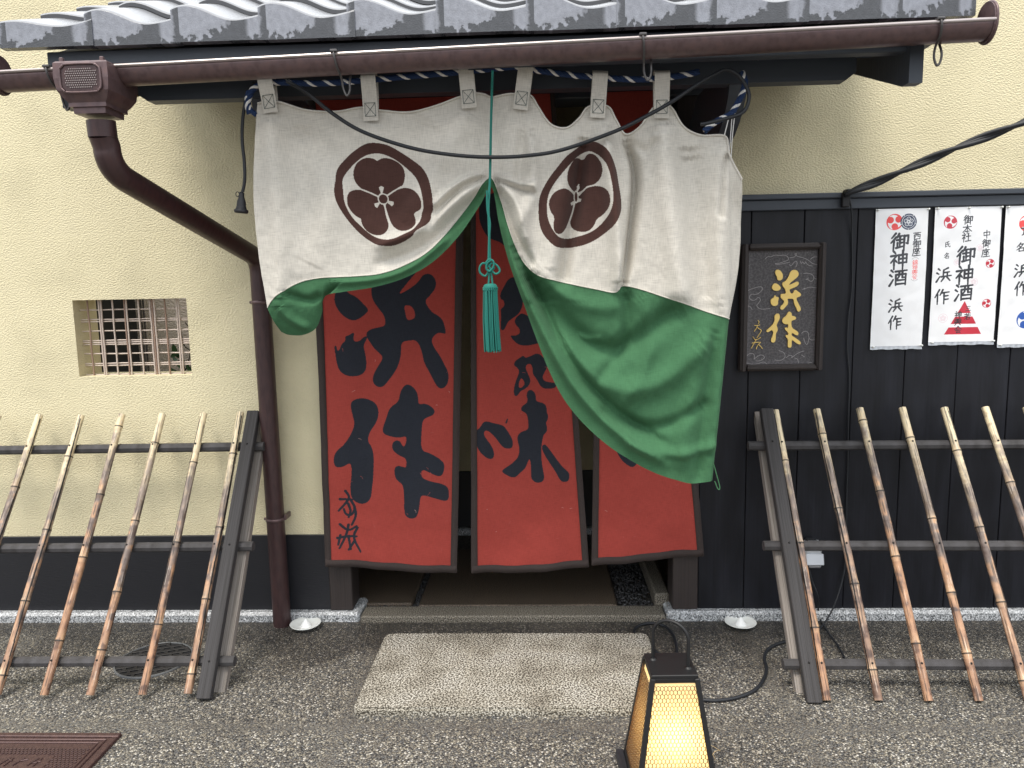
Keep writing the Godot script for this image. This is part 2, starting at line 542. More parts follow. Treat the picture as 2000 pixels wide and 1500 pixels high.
func cloth(c: Color, sheen := 0.2) -> StandardMaterial3D:
	var m := mat(c, 0.9, 0.0, 0.25)
	m.rim_enabled = true
	m.rim = sheen
	m.rim_tint = 0.6
	return m

# ---------------------------------------------------------------- setting
func ground_and_stones() -> void:
	var st := begin()
	face(st, [Vector3(-40, 0, 40), Vector3(40, 0, 40), Vector3(40, 0, -0.02), Vector3(-40, 0, -0.02)], Vector3.UP)
	tag(part("ground", st, M.ground, self), "pebbled exposed aggregate pavement in front of the doorway", "pavement", "", "structure")
	# plinth under each wall: a granite kerb with a rounded upper edge
	for side in [0, 1]:
		var x0: float = LEFT_END if side == 0 else 0.566
		var x1: float = -0.868 if side == 0 else RIGHT_END
		var k := thing("granite_plinth", ["speckled grey granite plinth under the stucco wall, ending at the doorway", "speckled grey granite plinth under the black plank wall"][side], "plinth", Vector3.ZERO, "granite plinths")
		var edges := [x0]
		var x: float = x1 if side == 0 else x0
		var cuts := []
		while x > LEFT_END + 1.2 and x < RIGHT_END - 1.2 + (5.0 if side == 0 else 0.0):
			cuts.append(x)
			x += -1.82 if side == 0 else 1.82
		cuts.append(x0 if side == 0 else x1)
		for i in cuts.size() - 1:
			var s := begin()
			var a := minf(cuts[i], cuts[i + 1]) + 0.001
			var b := maxf(cuts[i], cuts[i + 1]) - 0.001
			box(s, Vector3(a, -0.03, -0.14), Vector3(b, 0.045, 0.046), 0.012)
			part("kerb_stone", s, M.granite, k)
	var sl := begin()
	var p := rounded(PackedVector2Array([Vector2(-0.71, -0.205), Vector2(0.455, -0.205), Vector2(0.455, -0.815), Vector2(-0.71, -0.815)]), 0)
	prism(sl, chamfered(p, 0.035), -0.02, 0.018, Transform3D(Basis(Vector3.RIGHT, -PI / 2), Vector3.ZERO))
	prism(sl, chamfered(PackedVector2Array([Vector2(-0.698, -0.217), Vector2(0.443, -0.217), Vector2(0.443, -0.803), Vector2(-0.698, -0.803)]), 0.03), 0.017, 0.026, Transform3D(Basis(Vector3.RIGHT, -PI / 2), Vector3.ZERO))
	tag(part("doorstep", sl, M.slab, self), "large cream granite doorstep slab set in the pebbled pavement", "doorstep")
	var t := begin()
	box(t, Vector3(-0.864, -0.02, -0.062), Vector3(0.562, 0.03, 0.052), 0.006)
	tag(part("threshold_stone", t, M.sill_stone, self), "long low stone threshold between the two granite plinths", "threshold")

func chamfered(p: PackedVector2Array, r: float) -> PackedVector2Array:
	var q := PackedVector2Array()
	for i in p.size():
		var a := p[(i + p.size() - 1) % p.size()]
		var b := p[i]
		var c := p[(i + 1) % p.size()]
		for k in 5:
			var f := k / 4.0
			var u := b + (a - b).normalized() * r
			var v := b + (c - b).normalized() * r
			q.append(u.lerp(b, f).lerp(b.lerp(v, f), f))
	return q

func walls() -> void:
	var w := thing("stucco_wall", "cream yellow stucco wall left of the door with a small reed lattice window", "wall")
	var st := begin()
	var wx0 := -2.1355
	var wx1 := -1.605
	var wy0 := 1.178
	var wy1 := 1.5295
	var e := -1.013
	box(st, Vector3(LEFT_END, 0.0, -0.18), Vector3(wx0, 2.93, 0), 0.0)
	box(st, Vector3(wx1, 0.0, -0.18), Vector3(e, 2.93, 0), 0.0)
	box(st, Vector3(wx0, 0.0, -0.18), Vector3(wx1, wy0, 0), 0.0)
	box(st, Vector3(wx0, wy1, -0.18), Vector3(wx1, 2.93, 0), 0.0)
	part("plaster", st, M.stucco, w)
	var d := begin()
	box(d, Vector3(LEFT_END, 0.0455, -0.01), Vector3(e + 0.001, 0.414, 0.010), 0.002)
	part("black_dado", d, M.dado, w)
	# right: planks below, stucco above
	var r := thing("plank_wall", "black vertical plank wall right of the door under cream stucco", "wall")
	var s := begin()
	box(s, Vector3(0.716, 1.9, -0.18), Vector3(RIGHT_END, 2.93, 0), 0.0)
	box(s, Vector3(0.716, 0.0, -0.18), Vector3(RIGHT_END, 1.9, -0.012), 0.0)
	part("plaster", s, M.stucco, r)
	var x := 0.717
	var next := 0.928
	while x < RIGHT_END - 0.3:
		var b := begin()
		box(b, Vector3(0, 0, 0), Vector3(next - x - 0.003, 1.86 - 0.0455, 0.018), 0.002)
		part("plank", b, M.plank, r, Transform3D(Basis.IDENTITY, Vector3(x, 0.0455, -0.006 - 0.001 * (rng.randi() % 3))))
		x = next
		next += 0.2275
	var c := begin()
	box(c, Vector3(0.717, 1.856, -0.010), Vector3(RIGHT_END, 1.900, 0.028), 0.003)
	part("top_rail", c, M.beam, r)
	var cc := begin()
	box(cc, Vector3(0.717, 1.9005, -0.010), Vector3(RIGHT_END, 1.924, 0.042), 0.004)
	part("rail_cap", cc, M.beam, r)
	# door frame
	var f := thing("door_frame", "dark brown timber door frame of two posts and a lintel behind the curtains", "door frame")
	for q in [[-1.012, -0.905], [0.598, 0.714]]:
		var b := begin()
		box(b, Vector3(0, 0, 0), Vector3(q[1] - q[0], 2.30, 0.14), 0.004)
		part("post", b, M.post, f, Transform3D(Basis.IDENTITY, Vector3(q[0], 0.0455 if q[0] < 0 else 0.0455, -0.12)))
	var l := begin()
	box(l, Vector3(-1.012, 2.3465, -0.14), Vector3(0.714, 2.45, 0.022), 0.004)
	part("lintel", l, M.beam, f)
	var o := begin()
	box(o, Vector3(-1.012, 2.4505, -0.16), Vector3(0.714, 2.85, 0.0), 0.0)
	part("over_door_board", o, M.dark_wood, f)

func vestibule() -> void:
	# the dim porch behind the curtains
	var st := begin()
	box(st, Vector3(-1.3, -0.06, -1.5), Vector3(1.1, 0.008, -0.0625), 0.0)
	tag(part("porch_floor", st, M.ground, self), "dark pebbled floor of the porch behind the curtains", "floor", "", "structure")
	var w := thing("porch_wall", "dim tan stucco wall with a black dado seen between the red curtains", "wall")
	var a := begin()
	box(a, Vector3(-1.3, 0.0, -1.36), Vector3(1.1, 2.9, -1.2), 0.0)
	box(a, Vector3(-1.3, 0.0, -1.2), Vector3(-1.14, 2.9, -0.181), 0.0)
	box(a, Vector3(0.94, 0.0, -1.2), Vector3(1.1, 2.9, -0.181), 0.0)
	part("plaster", a, M.stucco, w)
	var b := begin()
	box(b, Vector3(-1.139, 0.03, -1.199), Vector3(0.939, 0.41, -1.185), 0.0)
	box(b, Vector3(-1.139, 0.03, -1.184), Vector3(-1.125, 0.41, -0.19), 0.0)
	part("black_dado", b, M.dado, w)
	var k := begin()
	box(k, Vector3(-1.124, 0.0081, -1.184), Vector3(0.938, 0.055, -1.14), 0.006)
	part("kerb_stone", k, M.granite, w)
	var c := begin()
	box(c, Vector3(-1.3, 2.9, -1.36), Vector3(1.1, 2.96, -0.165), 0.0)
	tag(part("porch_ceiling", c, M.dark_wood, self), "dark board ceiling of the porch behind the curtains", "ceiling", "", "structure")
	var p := begin()
	box(p, Vector3(-0.61, -0.02, -0.85), Vector3(0.352, 0.03, -0.066), 0.008)
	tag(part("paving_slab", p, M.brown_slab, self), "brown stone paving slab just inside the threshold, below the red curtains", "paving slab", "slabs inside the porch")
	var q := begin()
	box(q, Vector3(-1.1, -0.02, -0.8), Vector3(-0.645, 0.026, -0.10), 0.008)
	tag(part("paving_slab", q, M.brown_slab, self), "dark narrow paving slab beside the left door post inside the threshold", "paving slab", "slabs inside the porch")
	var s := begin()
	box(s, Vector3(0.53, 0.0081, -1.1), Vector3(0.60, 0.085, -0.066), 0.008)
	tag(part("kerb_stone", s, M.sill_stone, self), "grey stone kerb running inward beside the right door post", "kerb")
	# loose black gravel between slab and kerb
	var g := MultiMesh.new()
	g.transform_format = MultiMesh.TRANSFORM_3D
	var sp := SphereMesh.new()
	sp.radius = 0.5
	sp.height = 1.0
	sp.radial_segments = 7
	sp.rings = 4
	g.mesh = sp
	g.instance_count = 900
	for i in 900:
		var r := rng.randf_range(0.008, 0.017)
		var at := Vector3(rng.randf_range(0.36, 0.525), 0.012 + rng.randf() * 0.008, rng.randf_range(-0.8, -0.07))
		if i % 9 == 0: at = Vector3(rng.randf_range(-0.64, -0.615), 0.012, rng.randf_range(-0.6, -0.07))
		if i % 9 == 1: at = Vector3(rng.randf_range(-0.85, -0.6), 0.012, rng.randf_range(-0.095, -0.068))
		g.set_instance_transform(i, Transform3D(Basis.from_euler(Vector3(rng.randf() * 3, rng.randf() * 6, rng.randf())) * Basis.from_scale(Vector3(r * 1.3, r * 0.7, r)), at))
	var mi := MultiMeshInstance3D.new()
	mi.name = "gravel"
	mi.multimesh = g
	mi.material_override = mat(lin(0.035, 0.035, 0.037), 0.4)
	add_child(mi)
	tag(mi, "black loose gravel beside the slab inside the door", "gravel", "", "stuff")

func reed(st_len: float, r: float) -> SurfaceTool:
	var st := begin()
	var pts := []
	var rad := []
	var n := 7
	for i in n:
		pts.append(Vector3(0.0008 * sin(i * 2.1), st_len * i / (n - 1.0), 0.0008 * cos(i * 1.7)))
		rad.append(r * (1.12 if i == 2 or i == 5 else 1.0))
	tube(st, pts, rad, 6)
	return st

func window_lattice() -> void:
	var w := thing("reed_lattice", "lattice of pale split reeds set in the small wall window", "window lattice", Vector3(-1.87, 1.178, -0.049))
	var xs := [-2.1495, -2.0934, -2.0362, -1.9765, -1.9158, -1.8538, -1.7896, -1.7291, -1.6698, -1.6155]
	var up := [1, 1, 2, 1, 2, 1, 3, 1, 2, 1]
	var ys := [1.4829, 1.4333, 1.3847, 1.3311, 1.2785, 1.2281, 1.1799]
	var across := [1, 2, 1, 3, 1, 2, 1]
	var mt: ArrayMesh = smooth_mesh(reed(0.352, 0.0037))
	var ml: ArrayMesh = smooth_mesh(reed(0.53, 0.0030))
	for i in xs.size():
		for k in up[i]:
			var x: float = xs[i] + 1.87 + (k - (up[i] - 1) / 2.0) * 0.0098
			part("upright_reed", mt, [M.reed, M.reed_dark, M.reed][(i + k) % 3], w, Transform3D(Basis(Vector3.UP, i * 1.3 + k), Vector3(x, 0.0, 0.004)))
	for i in ys.size():
		for k in across[i]:
			var y: float = ys[i] - 1.178 + (k - (across[i] - 1) / 2.0) * 0.0092
			part("cross_reed", ml, M.reed, w, Transform3D(Basis(Vector3.BACK, -PI / 2) * Basis(Vector3.UP, i + k * 2.0), Vector3(-0.266, y, -0.0045)))
	# the small court behind it
	var c := thing("court_wall", "grey stucco wall and dark boards seen through the reed lattice", "wall")
	var a := begin()
	box(a, Vector3(-2.2755, 0.0, -1.06), Vector3(-1.301, 2.05, -0.9), 0.0)
	box(a, Vector3(-2.2755, 0.0, -1.25), Vector3(-2.3271, 2.05, -0.9), 0.0)
	part("plaster", a, M.grey_stucco, c)
	var b := begin()
	box(b, Vector3(-3.6, 0.0, -1.4), Vector3(-2.3271, 2.93, -1.25), 0.0)
	box(b, Vector3(-3.6, 2.2, -1.249), Vector3(-2.3271, 2.3, -0.181), 0.0)
	part("board", b, M.dark_wood, c)
	var e := begin()
	box(e, Vector3(-2.4822, 0.0, -0.62), Vector3(-2.366, 2.19, -0.58), 0.0)
	part("side_board", e, M.post, c)
	var sh := thing("shrub", "sprig of a green shrub behind the right end of the reed lattice", "shrub", Vector3(-1.859, 1.0467, -0.5))
	var stem := begin()
	for q in [[Vector3(-1.859, 1.0467, -0.5), Vector3(-1.8792, 1.1427, -0.5), Vector3(-1.8993, 1.2383, -0.5), Vector3(-1.9481, 1.2472, -0.5)], [Vector3(-1.8663, 1.0961, -0.5), Vector3(-1.9025, 1.1976, -0.5), Vector3(-1.9233, 1.1789, -0.5), Vector3(-1.9358, 1.1954, -0.5)], [Vector3(-1.8537, 1.1151, -0.5), Vector3(-1.8388, 1.2373, -0.5), Vector3(-1.8741, 1.2785, -0.5), Vector3(-1.8887, 1.373, -0.5), Vector3(-1.8937, 1.4134, -0.5)], [Vector3(-1.8792, 1.1427, -0.5), Vector3(-1.8443, 1.2374, -0.5), Vector3(-1.8306, 1.3451, -0.5), Vector3(-1.8592, 1.3994, -0.5)]]:
		var line := []
		for v in q: line.append(v - sh.position)
		tube(stem, curve(line, 4), 0.0028, 5)
	part("stem", stem, mat(lin(0.03, 0.025, 0.02), 0.8), sh)
	var leaf := begin()
	var L := [Vector3(0, 0, 0), Vector3(0.014, 0.018, 0.004), Vector3(0.010, 0.045, 0.003), Vector3(0, 0.062, -0.004), Vector3(-0.010, 0.045, 0.003), Vector3(-0.014, 0.018, 0.004)]
	for k in 5: face(leaf, [Vector3(0, 0.03, -0.003), L[k], L[k + 1]] if k < 5 else [], Vector3.BACK)
	face(leaf, [Vector3(0, 0.03, -0.003), L[5], L[0]], Vector3.BACK)
	leaf.generate_normals()
	var lm: Mesh = leaf.commit()
	var gm := mat(lin(0.05, 0.12, 0.05), 0.45)
	var spots := [Vector3(-1.9314, 1.2559, -0.49), Vector3(-1.9218, 1.2395, -0.49), Vector3(-1.9091, 1.2609, -0.49), Vector3(-1.8939, 1.2445, -0.49), Vector3(-1.9397, 1.2209, -0.49), Vector3(-1.9013, 1.2202, -0.49), Vector3(-1.8787, 1.1575, -0.49), Vector3(-1.8633, 1.1436, -0.49), Vector3(-1.8912, 1.1386, -0.49), Vector3(-1.8477, 1.1679, -0.49), Vector3(-1.8599, 1.1164, -0.49), Vector3(-1.842, 1.1351, -0.49), Vector3(-1.9029, 1.1306, -0.49)]
	for i in spots.size():
		part("leaf", lm, gm, sh, Transform3D(Basis.from_euler(Vector3(rng.randf_range(-0.7, 0.7), rng.randf_range(-1, 1), rng.randf_range(-3, 3))), spots[i] - sh.position))

func smooth_mesh(st: SurfaceTool) -> ArrayMesh:
	st.generate_normals()
	return st.commit()

# ---------------------------------------------------------------- eave
func tile_height(u: float, bump: float) -> float:
	var A := 0.047
	if u < 0.06: return A * bump * (1.0 - 0.22 * pow((0.06 - u) / 0.15, 2.0))
	if u < 0.64: return A * bump * (0.5 + 0.5 * cos(PI * (u - 0.06) / 0.58))
	return A * 0.36 * pow((u - 0.64) / 0.36, 1.6)

func tile_mesh(pitch: float, drop: float, bump: float, front: Material) -> ArrayMesh:
	# local: x across, front lip at z 0, rising backwards
	var n := 22
	var L := 0.30
	var rise := tan(deg_to_rad(20.0))
	var th := 0.019
	var top := begin()
	var rim := begin()
	var us := []
	for i in n + 1: us.append(lerpf(-0.09, 1.0, float(i) / n))
	for i in n:
		var x0: float = us[i] * pitch
		var x1: float = us[i + 1] * pitch
		var h0 := tile_height(us[i], bump)
		var h1 := tile_height(us[i + 1], bump)
		var prev_z := 0.0
		var prev_y := -0.006
		for k in 5:
			# a small rounded lip, then the slope
			var z: float = [0.004, 0.014, 0.10, 0.2, L][k]
			var y: float = [0.0, rise * 0.012, rise * 0.10, rise * 0.2, rise * L][k]
			quad_smooth(top, Vector3(x0, h0 + prev_y, -prev_z), Vector3(x0, h0 + y, -z), Vector3(x1, h1 + y, -z), Vector3(x1, h1 + prev_y, -prev_z), Vector2(us[i], prev_z), Vector2(us[i], z), Vector2(us[i + 1], z), Vector2(us[i + 1], prev_z))
			prev_z = z
			prev_y = y
		quad_smooth(top, Vector3(x0, h0 - th, -0.012), Vector3(x1, h1 - th, -0.012), Vector3(x1, h1 - th + rise * L, -L), Vector3(x0, h0 - th + rise * L, -L), Vector2.ZERO, Vector2.ZERO, Vector2.ZERO, Vector2.ZERO)
		var lo0 := -drop if drop > 0.0 else h0 - th
		var lo1 := -drop if drop > 0.0 else h1 - th
		var v0 := 0.0 if drop > 0.0 else 0.9
		face(rim, [Vector3(x0, h0 - 0.006, 0), Vector3(x1, h1 - 0.006, 0), Vector3(x1, lo1, 0), Vector3(x0, lo0, 0)], Vector3.BACK, [Vector2(us[i], 0.66 - h0 * 7.0), Vector2(us[i + 1], 0.66 - h1 * 7.0), Vector2(us[i + 1], 1), Vector2(us[i], 1)])
		if drop > 0.0:
			face(rim, [Vector3(x0, lo0, 0), Vector3(x1, lo1, 0), Vector3(x1, lo1, -0.03), Vector3(x0, lo0, -0.03)], Vector3.DOWN, [Vector2(us[i], 1), Vector2(us[i + 1], 1), Vector2(us[i + 1], 1), Vector2(us[i], 1)])
	for e in [0, n]:
		var x: float = us[e] * pitch
		var h := tile_height(us[e], bump)
		var out := Vector3.LEFT if e == 0 else Vector3.RIGHT
		face(rim, [Vector3(x, h - 0.006, 0), Vector3(x, h + rise * L, -L), Vector3(x, h - th + rise * L, -L), Vector3(x, h - th, -0.03)], out, [Vector2(0, 0), Vector2(0, 0), Vector2(0, 0.1), Vector2(0, 0.1)])
		if drop > 0.0:
			face(rim, [Vector3(x, h - 0.006, 0), Vector3(x, h - 0.006, -0.03), Vector3(x, -drop, -0.03), Vector3(x, -drop, 0)], out, [Vector2(0, 0), Vector2(0, 0), Vector2(0, 1), Vector2(0, 1)])
	top.generate_normals()
	rim.generate_normals()
	var m: ArrayMesh = top.commit()
	rim.commit(m)
	m.surface_set_material(0, M.tile)
	m.surface_set_material(1, front)
	return m

func tile_front(sd: int) -> StandardMaterial3D:
	# the hanging face: a wet run under the trough, dry pale patches with ragged edges beside it
	var w := 256
	var h := 128
	var a := noise(w, h, 0.035, 3, FastNoiseLite.TYPE_SIMPLEX, sd)
	var b := noise(w, h, 0.2, 2, FastNoiseLite.TYPE_SIMPLEX, sd + 50)
	var col := PackedByteArray()
	col.resize(w * h * 3)
	var rough := PackedByteArray()
	rough.resize(w * h)
	for y in h:
		for x in w:
			var i := y * w + x
			var u := float(x) / w
			var v := float(y) / h
			var n := a[i] / 255.0 - 0.5
			var patch_mask := smoothstep(0.03, -0.03, absf(u - 0.66 + 0.05 * n) - 0.11 - 0.07 * n)
			patch_mask = maxf(patch_mask, smoothstep(-0.02, 0.02, v - 0.86 - 0.22 * n - 0.08 * sin(u * 9.0)))
			patch_mask = maxf(patch_mask, smoothstep(0.05, 0.0, absf(u - 0.98) - 0.02 - 0.05 * n))
			var g := lerpf(0.54 + 0.09 * n, 0.25 + 0.05 * n, patch_mask) + (b[i] / 255.0 - 0.5) * 0.045
			if b[i] > 235: g *= 0.6
			col[i * 3] = int(clampf(g * 0.955, 0, 1) * 255)
			col[i * 3 + 1] = int(clampf(g * 0.98, 0, 1) * 255)
			col[i * 3 + 2] = int(clampf(g * 1.05, 0, 1) * 255)
			rough[i] = int(lerpf(0.6, 0.22, patch_mask) * 255)
	var m := mat(Color.WHITE, 1.0, 0.0, 0.6)
	m.albedo_texture = ImageTexture.create_from_image(Image.create_from_data(w, h, false, Image.FORMAT_RGB8, col))
	m.roughness_texture = grey(w, h, rough)
	m.texture_repeat = true
	return relief(m, grey(w, h, b), 0.05)

func roof() -> void:
	var r := thing("tiled_eave", "grey wave-tiled eave roof with dark timber beam over the entrance", "roof", Vector3(-1.657, 2.326, 0.95))
	var at := r.position
	var pitch := 0.2755
	var drop := 0.0
	var fronts := []
	for k in 4: fronts.append(tile_front(61 + k * 7))
	var eave := []
	for k in 4: eave.append(tile_mesh(pitch, 0.064, 1.0, fronts[k]))
	var edge_tile := tile_mesh(pitch, 0.064, 0.42, fronts[1])
	var upper := tile_mesh(pitch, 0.0, 1.0, M.tile_edge)
	var upper_edge := tile_mesh(pitch, 0.0, 0.42, M.tile_edge)
	for row in 5:
		for k in 11:
			var o := MeshInstance3D.new()
			o.name = "eave_tile" if row == 0 else "roof_tile"
			o.mesh = (edge_tile if row == 0 else upper_edge) if k == 0 else (eave[(k * 3 + 1) % 4] if row == 0 else upper)
			o.position = Vector3(k * pitch, 0.064 + row * 0.0965 + rng.randf_range(-0.002, 0.002), -row * 0.215 + rng.randf_range(-0.003, 0.003))
			if k == 10: o.scale.x = 0.78
			r.add_child(o, true)
	var s := begin()
	box(s, Vector3(-1.564, 2.281, 0.74), Vector3(1.250, 2.3245, 0.905), 0.003)
	part("fascia", s, M.beam, r, Transform3D(Basis.IDENTITY, -at))
	var s2 := begin()
	box(s2, Vector3(-1.500, 2.252, 0.83), Vector3(1.20, 2.2805, 0.875), 0.003)
	part("fascia", s2, M.beam, r, Transform3D(Basis.IDENTITY, -at))
	# deck under the tiles
	var d := begin()
	prism(d, PackedVector2Array([Vector2(-0.84, 2.325), Vector2(-0.84, 2.345), Vector2(0.0, 2.73), Vector2(0.0, 2.70)]), -1.56, 1.245, Transform3D(Basis(Vector3.UP, PI / 2), Vector3.ZERO))
	part("deck", d, M.dark_wood, r, Transform3D(Basis.IDENTITY, -at))
	var x := -1.46
	while x < 1.15:
		var f := begin()
		prism(f, PackedVector2Array([Vector2(-0.828, 2.25), Vector2(-0.828, 2.318), Vector2(0.0, 2.697), Vector2(0.0, 2.625)]), x, x + 0.045, Transform3D(Basis(Vector3.UP, PI / 2), Vector3.ZERO))
		part("rafter", f, M.beam, r, Transform3D(Basis.IDENTITY, -at))
		x += 0.31
	var bm := begin()
	prism(bm, PackedVector2Array([Vector2(-1.372, 2.30), Vector2(-1.372, 2.232), Vector2(-1.343, 2.212), Vector2(1.030, 2.212), Vector2(1.062, 2.236), Vector2(1.062, 2.30)]), 0.665, 0.72)
	part("beam", bm, M.beam, r, Transform3D(Basis.IDENTITY, -at))
	for q in [1.150, -1.53]:
		var bb := begin()
		prism(bb, PackedVector2Array([Vector2(-0.90, 2.262), Vector2(-0.90, 2.152), Vector2(-0.855, 2.152), Vector2(0.0, 2.47), Vector2(0.0, 2.66), Vector2(-0.83, 2.28)]), q, q + 0.042, Transform3D(Basis(Vector3.UP, PI / 2), Vector3.ZERO))
		part("barge_board", bb, M.beam, r, Transform3D(Basis.IDENTITY, -at))
	# curved bracket arms from the wall to the beam
	for q in [-0.985, 0.650]:
		var ar := begin()
		prism(ar, rounded(PackedVector2Array([Vector2(0, 2.30), Vector2(0, 1.90), Vector2(-0.10, 1.96), Vector2(-0.30, 2.03), Vector2(-0.52, 2.06), Vector2(-0.64, 2.12), Vector2(-0.71, 2.2), Vector2(-0.71, 2.30)]), 1), q, q + 0.06, Transform3D(Basis(Vector3.UP, PI / 2), Vector3(0, 0, 0)))
		part("bracket_arm", ar, M.beam, r, Transform3D(Basis.IDENTITY, -at))

func gutter() -> void:
	var g := thing("gutter", "brown copper half-round gutter hung on wire hooks along the eave", "gutter", Vector3(-1.673, 2.233, 0.97))
	var a := Vector3(0, 0, 0)
	var b := Vector3(3.008, 0.060, 0)
	var st := begin()
	var rad := 0.046
	var prof := []
	for k in 17:
		var t := PI + PI * k / 16.0
		prof.append(Vector2(cos(t), sin(t)) * rad)
	for k in range(16, -1, -1):
		var t := PI + PI * k / 16.0
		prof.append(Vector2(cos(t), sin(t)) * (rad - 0.0025))
	for k in prof.size():
		var p: Vector2 = prof[k]
		var q: Vector2 = prof[(k + 1) % prof.size()]
		quad_smooth(st, a + Vector3(0, p.y, p.x), a + Vector3(0, q.y, q.x), b + Vector3(0, q.y, q.x), b + Vector3(0, p.y, p.x), Vector2.ZERO, Vector2.ZERO, Vector2.ONE, Vector2.ONE)
	part("trough", st, M.copper, g)
	var bead := begin()
	tube(bead, [a + Vector3(0, 0.002, rad), b + Vector3(0, 0.002, rad)], 0.0055, 8)
	part("rolled_rim", bead, M.rim_metal, g)
	for e in [[a, -1.0], [b, 1.0]]:
		var cap := begin()
		var o := PackedVector2Array()
		for k in 24:
			var t := TAU * k / 24.0
			o.append(Vector2(cos(t) * (rad + 0.003), sin(t) * (rad + 0.006) + (0.012 if sin(t) > 0 else 0.0)))
		prism(cap, o, -0.004, 0.004, Transform3D(Basis(Vector3.UP, PI / 2), e[0]))
		var ring := []
		for v in o: ring.append(e[0] + Vector3(0.004 * e[1], v.y, -v.x))
		ring.append(ring[0])
		tube(cap, ring, 0.004, 6, false)
		part("end_cap", cap, M.copper, g)
	for x in [0.178, -0.6077 + 1.673, 0.3152 + 1.673, 1.1758 + 1.673]:
		var y: float = b.y * x / b.x
		var h := begin()
		# a strap over the rim, then a loop of wire hanging under the trough
		tube(h, curve([Vector3(x, y + 0.02, -0.09), Vector3(x, y + 0.014, 0.0), Vector3(x, y + 0.012, 0.042), Vector3(x + 0.002, y - 0.004, 0.0545), Vector3(x + 0.006, y - 0.034, 0.041), Vector3(x + 0.010, y - 0.058, 0.008), Vector3(x + 0.012, y - 0.085, 0.0), Vector3(x + 0.022, y - 0.108, 0.0), Vector3(x + 0.032, y - 0.092, 0.0), Vector3(x + 0.033, y - 0.06, -0.004), Vector3(x + 0.033, y + 0.02, -0.06)], 6), 0.0036, 7)
		box(h, Vector3(x - 0.010, y + 0.006, 0.036), Vector3(x + 0.012, y + 0.014, 0.057), 0.002)
		part("hook", h, M.wire, g)

func loft(st: SurfaceTool, rings: Array) -> void:
	# rectangles [centre, half x, half z] joined from top to bottom
	for i in rings.size():
		var c: Vector3 = rings[i][0]
		var hx: float = rings[i][1]
		var hz: float = rings[i][2]
		var r := [c + Vector3(-hx, 0, -hz), c + Vector3(hx, 0, -hz), c + Vector3(hx, 0, hz), c + Vector3(-hx, 0, hz)]
		if i == 0 or i == rings.size() - 1:
			face(st, r, Vector3.UP if i == 0 else Vector3.DOWN)
		if i:
			var pc: Vector3 = rings[i - 1][0]
			var px: float = rings[i - 1][1]
			var pz: float = rings[i - 1][2]
			var p := [pc + Vector3(-px, 0, -pz), pc + Vector3(px, 0, -pz), pc + Vector3(px, 0, pz), pc + Vector3(-px, 0, pz)]
			for k in 4:
				var q := (k + 1) % 4
				var out: Vector3 = [Vector3.FORWARD, Vector3.RIGHT, Vector3.BACK, Vector3.LEFT][k]
				if absf(c.y - pc.y) < 1e-4: out = Vector3.DOWN if hx < px else Vector3.UP
				face(st, [p[k], p[q], r[q], r[k]], out)

func quatrefoil(w: float, h: float, n := 10) -> PackedVector2Array:
	# a panel with scooped corners
	var p := PackedVector2Array()
	var c := minf(w, h) * 0.30
	for s in [[1, 1], [-1, 1], [-1, -1], [1, -1]]:
		var corner := Vector2(s[0] * (w - c * 0.55), s[1] * (h - c * 0.55))
		var a := Vector2(s[0] * w, s[1] * (h - c))
		var b := Vector2(s[0] * (w - c), s[1] * h)
		if s[0] * s[1] < 0:
			var t := a
			a = b
			b = t
		p.append(a)
		p.append(a.lerp(corner, 0.8) + (corner - Vector2.ZERO).normalized() * -0.002)
		p.append(corner)
		p.append(b.lerp(corner, 0.8) + (corner - Vector2.ZERO).normalized() * -0.002)
		p.append(b)
	return p

